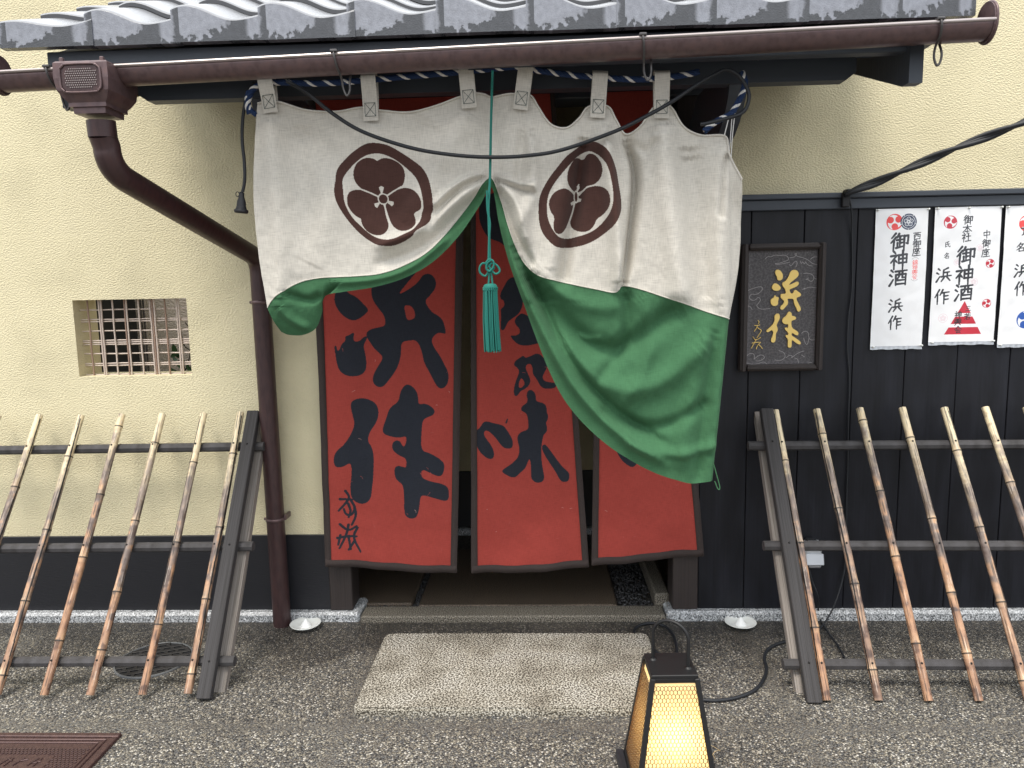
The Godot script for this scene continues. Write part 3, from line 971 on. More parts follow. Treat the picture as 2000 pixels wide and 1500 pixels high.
func downpipe() -> void:
	var h := thing("rain_hopper", "tarnished copper rain hopper with a scooped mesh panel at the left end of the gutter", "rain hopper", Vector3(-1.362, 2.247, 0.985))
	var st := begin()
	var hx := 0.083
	var hz := 0.082
	var rings := [[Vector3(0, 0, 0), hx - 0.006, hz - 0.006], [Vector3(0, -0.006, 0), hx, hz], [Vector3(0, -0.05, 0), hx + 0.001, hz + 0.001], [Vector3(0, -0.085, 0), hx - 0.004, hz - 0.003], [Vector3(0, -0.105, 0), hx - 0.016, hz - 0.014], [Vector3(0, -0.116, 0), hx - 0.025, hz - 0.022], [Vector3(0, -0.128, 0), hx - 0.025, hz - 0.022], [Vector3(0, -0.129, 0), hx - 0.033, hz - 0.03], [Vector3(0, -0.146, 0), hx - 0.034, hz - 0.031], [Vector3(0, -0.147, 0), hx - 0.045, hz - 0.042]]
	loft(st, rings)
	part("box", st, M.copper, h)
	var p := begin()
	var outline := quatrefoil(0.062, 0.041)
	var rim := []
	for v in rounded(outline, 2): rim.append(Vector3(v.x, v.y - 0.052, hz + 0.003))
	rim.append(rim[0])
	rim.append(rim[1])
	tube(p, rim, 0.0035, 6, false)
	part("panel_rim", p, M.copper, h)
	var b := begin()
	prism(b, rounded(quatrefoil(0.058, 0.037), 2), hz, hz + 0.002, Transform3D(Basis.IDENTITY, Vector3(0, -0.052, 0)))
	part("panel", b, M.red_pipe, h)
	var g := begin()
	for i in 15:
		for k in 9:
			var v := Vector2((i - 7) * 0.0064 + (k % 2) * 0.0032, (k - 4) * 0.0066)
			if absf(v.x) < 0.050 and absf(v.y) < 0.031 and (absf(v.x) < 0.036 or absf(v.y) < 0.02):
				box(g, Vector3(v.x - 0.0021, v.y - 0.054, hz + 0.002), Vector3(v.x + 0.0021, v.y - 0.0502, hz + 0.005), 0.0015)
	tag(part("mesh_studs", g, M.rim_metal, h), "", "", "", "stuff")
	for s in [-1, 1]:
		var n := begin()
		box(n, Vector3(s * 0.062 - 0.006, -0.002, hz - 0.02), Vector3(s * 0.062 + 0.006, 0.012, hz - 0.008), 0.002)
		part("lug", n, M.copper, h)
	var d := thing("downpipe", "dark red-brown round downpipe bending across to the wall and down to the pavement", "downpipe", Vector3(-1.2298, -0.0212, 0.07))
	var at := d.position
	var top := Vector3(-1.3594, 2.0896, 0.985)
	var wall_top := Vector3(-1.2336, 1.6967, 0.07)
	var foot := at + Vector3(0, 0.0, 0)
	var el := top + Vector3(0.0, -0.075, -0.02)
	var r := 0.0405
	var s1 := begin()
	tube(s1, [top - at, top + Vector3(0, -0.05, -0.004) - at], r * 1.04, 20)
	part("outlet_collar", s1, M.red_pipe, d)
	var s2 := begin()
	var path := []
	path.append(top + Vector3(0, -0.04, 0))
	for k in 9:
		var f := k / 8.0
		var p0 := el
		var p1 := el + Vector3(0, -0.07, 0)
		var p2 := el + Vector3(0, -0.07, 0) + (wall_top - p1).normalized() * 0.085
		path.append(p0.lerp(p1, f).lerp(p1.lerp(p2, f), f))
	var w1 := wall_top
	var dir: Vector3 = (wall_top - path[-1]).normalized()
	for k in 7:
		var f := k / 6.0
		path.append((w1 - dir * 0.06).lerp(w1, f).lerp(w1.lerp(w1 + Vector3(0, -0.07, 0), f), f))
	path.append(foot)
	for i in path.size(): path[i] -= at
	tube(s2, path, r, 20)
	part("pipe", s2, M.red_pipe, d)
	for q in [1.5057, 0.5134]:
		var f: float = (wall_top.y - q) / (wall_top.y - foot.y)
		var c := wall_top.lerp(foot, f) - at
		c.y = q - at.y
		var cl := begin()
		lathe(cl, [Vector2(r + 0.0005, -0.008), Vector2(r + 0.004, -0.007), Vector2(r + 0.004, 0.007), Vector2(r + 0.0005, 0.008)], 24, Transform3D(Basis.IDENTITY, c))
		box(cl, c + Vector3(r, -0.006, -0.06), c + Vector3(r + 0.012, 0.018, 0.006), 0.002)
		box(cl, c + Vector3(-r - 0.012, -0.006, -0.004), c + Vector3(-r, 0.006, 0.006), 0.002)
		part("pipe_band", cl, M.copper, d)

# ---------------------------------------------------------------- bamboo fences
func pole_skin(sd: int, nodes: Array, warm: float) -> StandardMaterial3D:
	# along the cane from foot (0) to head (1)
	var w := 64
	var h := 1024
	var fine := stretched(w, h, w, 40, 0.16, 3, sd)
	var blot := stretched(w, h, 16, 256, 0.05, 4, sd + 9)
	var px := PackedByteArray()
	px.resize(w * h * 3)
	var bm := PackedByteArray()
	bm.resize(w * h)
	var crack := 20 + sd % 24
	for y in h:
		var v := 1.0 - float(y) / h
		var ring := 1.0
		var pale := 0.0
		for n in nodes:
			var dd: float = (v - n) * 1.2
			ring = minf(ring, clampf(absf(dd) / 0.004, 0.35, 1.0))
			if dd > 0.0 and dd < 0.05: pale = maxf(pale, 1.0 - dd / 0.05)
			if dd < 0.0 and dd > -0.02: pale = maxf(pale, 0.5)
		for x in w:
			var i := y * w + x
			var f := fine[i] / 255.0
			var bl := blot[i] / 255.0
			var tan_c := Color(0.86, 0.78, 0.62).lerp(Color(0.88, 0.83, 0.72), f)
			var grey_c := Color(0.62, 0.56, 0.51).lerp(Color(0.30, 0.25, 0.24), bl)
			var warm_c := Color(0.76, 0.59, 0.45).lerp(Color(0.46, 0.34, 0.28), bl)
			var c := tan_c.lerp(grey_c, smoothstep(0.98 - 0.05 * (sd % 3), 0.76 - 0.06 * (sd % 4), v + (bl - 0.5) * 0.35))
			c = c.lerp(warm_c, smoothstep(0.70 - 0.08 * (sd % 4), 0.34 - 0.06 * (sd % 3), v + (bl - 0.5) * 0.6) * warm)
			c = c.lerp(Color(0.86, 0.74, 0.58), pale * 0.55 * (1.0 - 0.4 * bl))
			c = c.darkened(smoothstep(0.60, 0.85, f) * 0.45)
			c = c.lerp(Color(0.30, 0.22, 0.18), 0.55 * smoothstep(0.66, 0.80, bl) * (1.0 - v * 0.6))
			if f < 0.22: c = c.lerp(Color(0.88, 0.85, 0.80), 0.45)
			var cr := absf(x - crack - 2.0 * sin(v * 9.0 + sd))
			var split := cr < 1.1 + 1.0 * sin(v * 2.6) and v > 0.05 and v < 0.985 and sd % 3 != 0
			if split: c = c.darkened(0.8)
			c = c * ring
			px[i * 3] = int(clampf(c.r, 0, 1) * 255)
			px[i * 3 + 1] = int(clampf(c.g, 0, 1) * 255)
			px[i * 3 + 2] = int(clampf(c.b, 0, 1) * 255)
			bm[i] = 0 if split else 160 + int(f * 80)
	var m := mat(Color.WHITE, 0.5)
	m.albedo_texture = ImageTexture.create_from_image(Image.create_from_data(w, h, false, Image.FORMAT_RGB8, px))
	return relief(m, grey(w, h, bm), 0.1)

func cane(len: float, r: float, nodes: Array) -> ArrayMesh:
	var st := begin()
	var ys := [0.0]
	for n in nodes:
		for d in [-0.012, -0.004, 0.0, 0.004, 0.012]: ys.append(clampf(n * len + d, 0.001, len - 0.001))
	for k in 12: ys.append(len * (k + 0.5) / 12.0)
	ys.append(len)
	ys.sort()
	var seg := 12
	var rings := []
	for y in ys:
		var rr := r
		for n in nodes:
			var d: float = absf(y - n * len)
			if d < 0.0135: rr = r * (1.0 + 0.16 * (1.0 - d / 0.0135))
		var ring := []
		var bend := Vector3(sin(y * 3.1) * 0.003, y, 0)
		for k in seg + 1:
			var a := TAU * k / seg
			ring.append(bend + Vector3(sin(a) * rr, 0, cos(a) * rr))
		rings.append(ring)
	for i in rings.size() - 1:
		for k in seg:
			var u0 := fmod(float(k) / seg + 0.5, 1.0)
			var u1 := u0 + 1.0 / seg
			quad_smooth(st, rings[i][k], rings[i][k + 1], rings[i + 1][k + 1], rings[i + 1][k], Vector2(u0, 1.0 - ys[i] / len), Vector2(u1, 1.0 - ys[i] / len), Vector2(u1, 1.0 - ys[i + 1] / len), Vector2(u0, 1.0 - ys[i + 1] / len))
	# cut ends: a hollow rim
	for e in [0, rings.size() - 1]:
		var up := 1.0 if e else -1.0
		for k in seg:
			var c := Vector3(0, ys[e], 0)
			var p0: Vector3 = rings[e][k]
			var p1: Vector3 = rings[e][k + 1]
			var q0 := c + (p0 - c) * 0.62
			var q1 := c + (p1 - c) * 0.62
			var vv := Vector2(0.5, 0.02)
			face(st, [p0, p1, q1, q0], Vector3.UP * up, [vv, vv, vv, vv])
			var deep := Vector3(0, -0.02 * up, 0)
			face(st, [q0, q1, q1 + deep, q0 + deep], c - (q0 + q1) / 2.0, [Vector2(0.5, 0.6), Vector2(0.5, 0.6), Vector2(0.5, 0.6), Vector2(0.5, 0.6)])
		var lid := []
		for k in seg: lid.append(Vector3(0, ys[e] - 0.019 * up, 0) + (rings[e][k] - Vector3(0, ys[e], 0)) * 0.62)
		face(st, lid, Vector3.UP * up, [Vector2(0.5, 0.6), Vector2(0.5, 0.6), Vector2(0.5, 0.6), Vector2(0.5, 0.6), Vector2(0.5, 0.6), Vector2(0.5, 0.6), Vector2(0.5, 0.6), Vector2(0.5, 0.6), Vector2(0.5, 0.6), Vector2(0.5, 0.6), Vector2(0.5, 0.6), Vector2(0.5, 0.6)])
	return smooth_mesh(st)

func along(a: Vector3, b: Vector3, out: Vector3) -> Transform3D:
	# y from a to b, z facing out
	var y := (b - a).normalized()
	var x := y.cross(out).normalized()
	return Transform3D(Basis(x, y, x.cross(y)), a)

func fences() -> void:
	var n := Vector3(0.00000, 0.55066, 0.83473)
	var skins := []
	var sets := [[0.12, 0.40, 0.71], [0.06, 0.30, 0.55, 0.83], [0.17, 0.45, 0.68, 0.95], [0.09, 0.36, 0.62, 0.90], [0.22, 0.50, 0.80], [0.14, 0.33, 0.58, 0.88]]
	var canes := []
	for k in 6:
		skins.append(pole_skin(70 + k, sets[k], [1.0, 0.8, 1.0, 0.55, 1.0, 0.9][k]))
		canes.append(cane(1.0, 0.0155, sets[k]))
	var nail := begin()
	lathe(nail, [Vector2(0.0042, 0.0), Vector2(0.004, 0.002), Vector2(0.0, 0.003)], 8)
	nail.generate_normals()
	var nail_mesh: Mesh = nail.commit()
	var left := {
		"tops": [Vector3(-2.4995, 1.0093, 0.0585), Vector3(-2.3034, 1.0092, 0.0586), Vector3(-2.1069, 1.0047, 0.0615), Vector3(-1.9158, 1.0067, 0.0602), Vector3(-1.7273, 1.0066, 0.0603), Vector3(-1.5348, 1.0064, 0.0604), Vector3(-1.3648, 1.0086, 0.0589)],
		"feet": [Vector3(-2.5797, 0.0184, 0.7122), Vector3(-2.3424, 0.0187, 0.712), Vector3(-2.1291, 0.0189, 0.7118), Vector3(-1.9409, 0.0176, 0.7127), Vector3(-1.7582, 0.0179, 0.7125), Vector3(-1.5527, 0.0196, 0.7114), Vector3(-1.3746, 0.0229, 0.7092)],
		"rails": [[Vector3(-3.2352, 0.858, 0.1188), Vector3(-1.2445, 0.8629, 0.1155)], [Vector3(-3.0708, 0.4834, 0.3659), Vector3(-1.222, 0.4868, 0.3636)], [Vector3(-2.8786, 0.1018, 0.6176), Vector3(-1.2237, 0.1064, 0.6146)]],
		"post": [Vector3(-1.306, 0.0048, 0.7176), Vector3(-1.3026, 1.0095, 0.0548)], "stay": [Vector3(-1.2825, -0.0369, 0.6684), Vector3(-1.2911, 0.9825, -0.0041)],
		"label": "weathered bamboo fence leaning on the cream stucco wall left of the door", "order": [3, 0, 1, 2, 5, 4, 1]}
	var right := {
		"tops": [Vector3(1.0298, 0.9881, 0.0725), Vector3(1.2102, 0.9901, 0.0712), Vector3(1.3965, 0.9919, 0.07), Vector3(1.5794, 0.9917, 0.0701), Vector3(1.7587, 0.9895, 0.0715), Vector3(1.9334, 0.9894, 0.0716), Vector3(2.1067, 0.9873, 0.073), Vector3(2.2834, 0.9851, 0.0744)],
		"feet": [Vector3(1.0436, 0.0067, 0.7199), Vector3(1.2321, 0.0069, 0.7198), Vector3(1.4137, 0.0057, 0.7205), Vector3(1.5948, 0.006, 0.7204), Vector3(1.7744, 0.0048, 0.7211), Vector3(1.9609, 0.0051, 0.721), Vector3(2.1458, 0.0039, 0.7217), Vector3(2.3332, 0.0028, 0.7225)],
		"rails": [[Vector3(0.8993, 0.8431, 0.1286), Vector3(2.8337, 0.8331, 0.1352)], [Vector3(0.903, 0.4776, 0.3698), Vector3(2.7015, 0.4682, 0.3759)], [Vector3(0.9116, 0.0969, 0.6209), Vector3(2.5591, 0.0923, 0.6239)]],
		"post": [Vector3(0.9941, -0.0037, 0.7232), Vector3(0.9911, 0.9901, 0.0676)], "stay": [Vector3(0.9787, -0.0365, 0.6681), Vector3(0.9852, 0.9682, 0.0054)],
		"label": "weathered bamboo fence leaning on the black plank wall right of the door", "order": [4, 3, 2, 5, 1, 0, 4, 2]}
	for side in [left, right]:
		var f := thing("bamboo_fence", side.label, "bamboo fence", Vector3(side.post[0].x, 0, side.post[0].z), "leaning bamboo fences")
		var at := f.position
		for k in side.tops.size():
			var a: Vector3 = side.feet[k] - at
			var b: Vector3 = side.tops[k] - at
			var xf := along(a, b, n)
			xf.basis = xf.basis * Basis(Vector3.UP, 0.35 * sin(k * 2.7)) * Basis.from_scale(Vector3(1, a.distance_to(b), 1))
			var pole := part("bamboo_pole", canes[side.order[k]], skins[side.order[k]], f, xf)
			for r in side.rails:
				# where the cane crosses the rail
				var ra: Vector3 = r[0] - at
				var rb: Vector3 = r[1] - at
				var t := 0.5
				for it in 12:
					var c := a.lerp(b, t)
					var on := ra.lerp(rb, (c.x - ra.x) / (rb.x - ra.x))
					t += (on.y + n.y * 0.033 - c.y) / (b.y - a.y)
				var spot := a.lerp(b, t) + n * 0.0152
				part("nail", nail_mesh, M.nail, pole, xf.affine_inverse() * Transform3D(Basis(Vector3.RIGHT, 0.0) * basis_up(n), spot))
		for r in side.rails:
			var s := begin()
			var L: float = r[0].distance_to(r[1])
			var o := PackedVector2Array()
			for k in 8:
				var an := TAU * (k + 0.5) / 8.0
				o.append(Vector2(cos(an) * 0.0205, sin(an) * 0.0205))
			prism(s, o, 0.0, L, Transform3D(Basis(Vector3.UP, PI / 2), Vector3.ZERO))
			var xd: Vector3 = (r[1] - r[0]).normalized()
			var bs := Basis(xd, n.cross(xd).normalized(), n)
			part("rail", s, M.rail_wood, f, Transform3D(bs, r[0] - at))
		var p := begin()
		var PL: float = side.post[0].distance_to(side.post[1])
		box(p, Vector3(-0.027, 0, -0.012), Vector3(0.027, PL, 0.022), 0.003)
		box(p, Vector3(-0.0272 if side == right else 0.0265, 0.0, -0.006), Vector3(-0.0265 if side == right else 0.0272, PL, 0.002), 0.0)
		part("front_board", p, M.grey_wood, f, along(side.post[0] - at, side.post[1] - at, n))
		var q := begin()
		var SL: float = side.stay[0].distance_to(side.stay[1]) + 0.012
		var ol := PackedVector2Array([Vector2(-0.028, SL), Vector2(-0.030, 0.5), Vector2(-0.026, 0.05), Vector2(-0.018, 0.008), Vector2(0.0, 0.0), Vector2(0.018, 0.004), Vector2(0.028, 0.04), Vector2(0.031, 0.5), Vector2(0.027, SL)])
		prism(q, ol, -0.020, 0.012)
		part("back_board", q, M.pale_wood, f, along(side.stay[0] - at - (side.stay[1] - side.stay[0]).normalized() * 0.012, side.stay[1] - at, n))
		for r in side.rails:
			var fr: float = (r[0].y - side.post[0].y + n.y * 0.03) / (side.post[1].y - side.post[0].y)
			part("nail", nail_mesh, M.nail, f, Transform3D(basis_up(n), side.post[0].lerp(side.post[1], fr) - at + n * 0.022))

func basis_up(n: Vector3) -> Basis:
	# y along n
	var x := n.cross(Vector3.BACK).normalized() if absf(n.z) < 0.9 else n.cross(Vector3.RIGHT).normalized()
	return Basis(x, n, x.cross(n))

# ---------------------------------------------------------------- curtains
func red_sheet(lo: Vector2, hi: Vector2) -> Sheet:
	return Sheet.new(lo, hi, 560.0, lin(0.40, 0.066, 0.052))

func ink(s: Sheet, c: Color, shapes: Array) -> void:
	for p in shapes: s.fill(rounded(pairs(p), 2), c)

func red_curtains() -> void:
	var black := lin(0.030, 0.034, 0.044)
	var red := lin(0.40, 0.066, 0.052)
	var lt := [pairs([-0.9893,1.5351, -1.0088,0.2853]), pairs([-0.2957,1.6444, -0.3307,0.2445]), pairs([0.2371,0.8841, 0.2246,0.2785])]
	var rt := [pairs([-0.3337,1.7336, -0.4043,0.2474]), pairs([0.1581,1.0248, 0.2058,0.2688]), pairs([0.6724,0.8788, 0.7275,0.322])]
	var names := ["left red hemp curtain panel with two large black brush characters", "middle red hemp curtain panel with black brush characters half under the green drape", "right red hemp curtain panel mostly hidden by the green drape"]
	for k in 3:
		var s := red_sheet(Vector2(minf(lt[k][0].x, lt[k][1].x) - 0.08, 0.2), Vector2(maxf(rt[k][0].x, rt[k][1].x) + 0.08, 2.40))
		if k == 0:
			ink(s, black, [
				[-0.8906,1.5511, -0.8534,1.5504, -0.8448,1.5365, -0.8129,1.5222, -0.7863,1.4942, -0.7615,1.4662, -0.7649,1.4524, -0.7988,1.4254, -0.832,1.414, -0.873,1.436, -0.8994,1.4687, -0.9115,1.5057, -0.9052,1.5377],
				[-0.9218,1.305, -0.9105,1.3049, -0.9088,1.2834, -0.8994,1.2832, -0.8855,1.3156, -0.8691,1.3247, -0.8698,1.3479, -0.8538,1.3504, -0.8344,1.3631, -0.8271,1.3593, -0.834,1.3334, -0.827,1.3221, -0.8034,1.3254, -0.7935,1.3373, -0.7771,1.3463, -0.7698,1.3434, -0.7781,1.325, -0.7903,1.3047, -0.7843,1.272, -0.7796,1.2298, -0.783,1.197, -0.801,1.1738, -0.8392,1.165, -0.8766,1.1721, -0.9038,1.1942, -0.9142,1.2319, -0.9179,1.2695],
				[-0.7432,1.562, -0.7201,1.6252, -0.6728,1.6514, -0.5895,1.6588, -0.5255,1.6484, -0.5354,1.6287, -0.5834,1.5771, -0.6299,1.5233, -0.5752,1.5496, -0.5325,1.5806, -0.513,1.612, -0.4806,1.6177, -0.4557,1.5927, -0.455,1.5563, -0.4791,1.5249, -0.5078,1.4981, -0.4949,1.4704, -0.4727,1.4425, -0.4498,1.4329, -0.4274,1.4095, -0.4154,1.3494, -0.4338,1.3543, -0.457,1.3566, -0.4858,1.3274, -0.4731,1.2901, -0.4464,1.2525, -0.4289,1.2149, -0.4114,1.1772, -0.4126,1.1397, -0.4275,1.1118, -0.4511,1.1046, -0.4693,1.1218, -0.4912,1.1691, -0.522,1.2257, -0.5253,1.2631, -0.5465,1.3238, -0.5837,1.3245, -0.6214,1.3158, -0.6215,1.2647, -0.6346,1.2182, -0.6548,1.181, -0.6846,1.1438, -0.7093,1.1159, -0.7376,1.1163, -0.7556,1.1354, -0.7541,1.1684, -0.7288,1.2103, -0.7037,1.2473, -0.717,1.2662, -0.7396,1.2852, -0.7571,1.3135, -0.7746,1.3416, -0.7735,1.3648, -0.7495,1.3783, -0.7119,1.385, -0.6883,1.3911, -0.6894,1.4326, -0.7175,1.4699, -0.7394,1.5025, -0.7454,1.5346],
				[-0.8599,1.0279, -0.8538,1.0564, -0.8153,1.0682, -0.7731,1.06, -0.7411,1.0358, -0.7335,0.9928, -0.7495,0.9501, -0.7797,0.9121, -0.7931,0.869, -0.7734,0.8398, -0.7656,0.8011, -0.7701,0.7429, -0.7753,0.6894, -0.7844,0.6356, -0.7888,0.6013, -0.8092,0.5769, -0.8384,0.5722, -0.8666,0.5872, -0.8816,0.6169, -0.8792,0.6659, -0.8702,0.7147, -0.8698,0.7634, -0.882,0.7684, -0.9019,0.754, -0.9357,0.7495, -0.9491,0.7691, -0.9452,0.8079, -0.9268,0.8319, -0.8969,0.8557, -0.8661,0.8988, -0.8448,0.9465, -0.8525,0.9849],
				[-0.6005,1.1284, -0.5729,1.1139, -0.5551,1.0853, -0.5533,1.0569, -0.5523,1.0332, -0.5191,1.0394, -0.4914,1.0229, -0.477,1.0037, -0.488,0.9848, -0.5166,0.9757, -0.536,0.9616, -0.5427,0.9044, -0.5475,0.8228, -0.508,0.8127, -0.4615,0.7832, -0.4414,0.7588, -0.4494,0.7153, -0.4641,0.7028, -0.4924,0.7109, -0.5485,0.7406, -0.552,0.6969, -0.5124,0.6819, -0.4651,0.6717, -0.4276,0.6518, -0.4275,0.5932, -0.4487,0.5855, -0.4866,0.5986, -0.5338,0.6157, -0.5578,0.6139, -0.5647,0.5551, -0.5758,0.5157, -0.6003,0.5031, -0.6289,0.5112, -0.6375,0.536, -0.6345,0.6146, -0.6374,0.6636, -0.6653,0.6834, -0.6741,0.703, -0.6745,0.7419, -0.6578,0.7534, -0.6342,0.7463, -0.62,0.7413, -0.6165,0.7849, -0.6511,0.7998, -0.6787,0.8243, -0.6804,0.8532, -0.6674,0.8694, -0.6436,0.8691, -0.635,0.8479, -0.6258,0.84, -0.6156,0.8573, -0.6115,0.8908, -0.6479,0.8817, -0.6856,0.8889, -0.7184,0.9018, -0.7202,0.9258, -0.7011,0.9733, -0.6849,1.0208, -0.6413,1.0487, -0.6351,1.0864, -0.6199,1.1146]])
			ink(s, red, [[-0.601,1.4797, -0.5733,1.4792, -0.5555,1.4578, -0.5521,1.4255, -0.5663,1.4166, -0.5897,1.4124, -0.5976,1.4494]])
			for q in [[-0.9027,0.6387, -0.8893,0.617, -0.8881,0.6022], [-0.9287,0.6006, -0.8998,0.5993, -0.8759,0.5952], [-0.8881,0.6022, -0.9108,0.5728, -0.9373,0.5464], [-0.8807,0.5952, -0.8615,0.5527, -0.8844,0.5182, -0.9081,0.5283, -0.9137,0.5531], [-0.8932,0.5776, -0.8832,0.543, -0.8943,0.5133], [-0.8668,0.5626, -0.8602,0.518, -0.8816,0.4765], [-0.9347,0.4819, -0.8976,0.4468, -0.8616,0.4684], [-0.896,0.4786, -0.9082,0.4289, -0.9424,0.3672], [-0.9496,0.4172, -0.8987,0.4239, -0.8639,0.4187], [-0.8581,0.4605, -0.8815,0.4168, -0.8479,0.3465], [-0.8989,0.4189, -0.8921,0.3588], [-0.8747,0.3968, -0.9019,0.3569], [-0.9354,0.4291, -0.9473,0.3842]]:
				s.line(rounded(pairs(q), 2, false), 0.0125, black, 0.25)
		elif k == 1:
			ink(s, black, [
				[-0.0594,1.0888, -0.0462,1.0952, -0.03,1.085, -0.0224,1.0651, -0.0241,1.0452, -0.0078,1.037, 0.0086,1.0347, 0.0248,1.0179, 0.0244,0.9913, 0.0321,0.9745, 0.0272,0.9545, 0.0192,0.9446, 0.0268,0.9211, 0.0232,0.901, 0.0099,0.8911, 0.0029,0.8642, -0.0022,0.8306, -0.0018,0.7697, 0.0043,0.7288, 0.0104,0.6947, 0.0022,0.6743, -0.0232,0.6677, -0.043,0.6782, -0.0508,0.6953, -0.0488,0.7362, -0.0546,0.7838, -0.0649,0.7636, -0.0753,0.7365, -0.099,0.7163, -0.1194,0.696, -0.1361,0.6928, -0.1626,0.7033, -0.1823,0.7171, -0.1787,0.7273, -0.1551,0.7441, -0.128,0.7642, -0.1043,0.7911, -0.1002,0.8317, -0.1095,0.8656, -0.1071,0.8891, -0.089,0.9057, -0.0624,0.9121, -0.0568,0.9322, -0.0614,0.9724, -0.0677,0.9892, -0.0873,0.9994, -0.0917,1.0095, -0.0802,1.026, -0.0637,1.0337, -0.0601,1.0523, -0.065,1.069],
				[-0.0009,0.8306, 0.0059,0.844, 0.0191,0.8438, 0.0386,0.8166, 0.0646,0.7791, 0.0906,0.7415, 0.1202,0.714, 0.1246,0.697, 0.1198,0.6731, 0.1031,0.6679, 0.0833,0.6735, 0.0638,0.7146, 0.0378,0.7557, 0.0119,0.7966],
				[-0.2945,0.8982, -0.2976,0.9083, -0.2738,0.9282, -0.2634,0.9482, -0.2467,0.9547, -0.2171,0.9443, -0.1711,0.9336, -0.1518,0.9065, -0.1294,0.8658, -0.1299,0.8388, -0.1401,0.8268, -0.1601,0.8256, -0.1798,0.836, -0.2055,0.8735, -0.2313,0.9041, -0.2543,0.9145, -0.2614,0.8944, -0.2455,0.8672, -0.2262,0.8399, -0.215,0.8059, -0.2195,0.7822, -0.2343,0.7776, -0.2541,0.786, -0.2801,0.8135, -0.294,0.8407, -0.2953,0.8678],
				[-0.1622,0.9469, -0.1539,0.9649, -0.1493,0.9615, -0.1543,0.9435, -0.161,0.9402],
				[-0.1195,1.2051, -0.1126,1.2247, -0.0928,1.2375, -0.0763,1.2483, -0.0699,1.2436, -0.0667,1.237, -0.0405,1.2464, -0.0143,1.2591, 0.0115,1.2423, 0.0371,1.2092, 0.0237,1.1832, 0.007,1.1538, 0.0133,1.134, 0.036,1.127, 0.0687,1.1233, 0.0684,1.1035, 0.0422,1.0972, 0.016,1.0976, -0.0034,1.1111, -0.0193,1.1443, -0.0353,1.1643, -0.0349,1.1906, -0.0424,1.2118, -0.0607,1.2107, -0.0675,1.1911, -0.0549,1.1646, -0.0455,1.1381, -0.0491,1.1184, -0.0691,1.0988, -0.0922,1.0893, -0.1058,1.0662, -0.1189,1.0677, -0.1217,1.093, -0.1145,1.126, -0.1008,1.1588, -0.0939,1.1784, -0.1034,1.195],
				[-0.1314,1.5934, -0.1581,1.5493, -0.1728,1.5239, -0.1721,1.4983, -0.1592,1.4948, -0.1545,1.4754, -0.1599,1.4627, -0.173,1.4565, -0.1704,1.4274, -0.175,1.366, -0.1621,1.3593, -0.152,1.3753, -0.1418,1.3978, -0.122,1.4136, -0.0991,1.4261, -0.0759,1.4579, -0.0679,1.5411, -0.0863,1.5925],
				[-0.1125,1.4037, -0.1064,1.3842, -0.0872,1.3644, -0.0908,1.345, -0.1105,1.3356, -0.1332,1.3393, -0.1238,1.3228, -0.1014,1.2997, -0.0723,1.2914, -0.0332,1.2953, 0.0125,1.3075, -0.025,1.4054, -0.0762,1.4386, -0.0991,1.4229],
				[-0.25,1.9392, -0.2611,1.8526, -0.2403,1.7931, -0.2142,1.7618, -0.1654,1.7454, -0.148,1.7252, -0.1229,1.8603, -0.1563,1.965]])
			ink(s, red, [[-0.0865,1.1506, -0.075,1.1353, -0.0707,1.1187, -0.0874,1.1024, -0.0985,1.1046, -0.0988,1.1257]])
		else:
			ink(s, black, [[0.3149,0.8598, 0.3491,0.7772, 0.3835,0.7462, 0.4111,0.7341, 0.4339,0.7645, 0.4063,0.8353]])
		# lint, rubbed threads and faint fade marks
		for i in 30:
			var at := Vector2(rng.randf_range(s.lo.x + 0.1, s.hi.x - 0.1), rng.randf_range(0.28, 1.3))
			var dir := Vector2.from_angle(rng.randf() * TAU) * rng.randf_range(0.003, 0.02)
			s.line(PackedVector2Array([at, at + dir * 0.5 + Vector2(0.002, 0.001), at + dir]), 0.0018, lin(0.43, 0.10, 0.085) if i % 5 else lin(0.55, 0.32, 0.28))
		var m := cloth(Color.WHITE, 0.15)
		m.albedo_texture = s.texture()
		over(m, M.weave, 3.0)
		var t := thing("split_curtain", names[k], "split curtain", Vector3((lt[k][1].x + rt[k][1].x) / 2.0, lt[k][1].y, 0.055), "red split curtains")
		red_panel(t, k, s, m, lt[k], rt[k])

var ripple: FastNoiseLite

func at_height(l: PackedVector2Array, y: float) -> float:
	return lerpf(l[0].x, l[1].x, (y - l[0].y) / (l[1].y - l[0].y))

func red_point(k: int, lt: PackedVector2Array, rt: PackedVector2Array, u: float, v: float, off := 0.0) -> Vector3:
	# v from the rod (0) to the hem (1)
	var y0 := 2.36
	var y1 := lerpf(lt[1].y, rt[1].y, u) - 0.004 * sin(PI * u) * (1.0 if k != 2 else -0.3)
	var y := lerpf(y0, y1, v)
	var x := lerpf(at_height(lt, y), at_height(rt, y), u)
	var z := 0.055 + 0.007 * sin(u * 8.0 + k * 2.0 + v * 1.5) * (0.35 + 0.65 * v) + 0.004 * sin(u * 19.0 + v * 7.0 + k) * v + 0.003 * sin(v * 31.0 + u * 5.0) * smoothstep(0.75, 1.0, v)
	if ripple == null:
		ripple = FastNoiseLite.new()
		ripple.seed = 77
		ripple.frequency = 3.2
		ripple.fractal_octaves = 4
	z += 0.011 * ripple.get_noise_2d(x + k * 3.0, y * 1.5) * smoothstep(0.5, 1.0, v) + 0.006 * ripple.get_noise_2d(x * 0.7 + 20.0, y * 0.8)
	return Vector3(x, y, z + off)

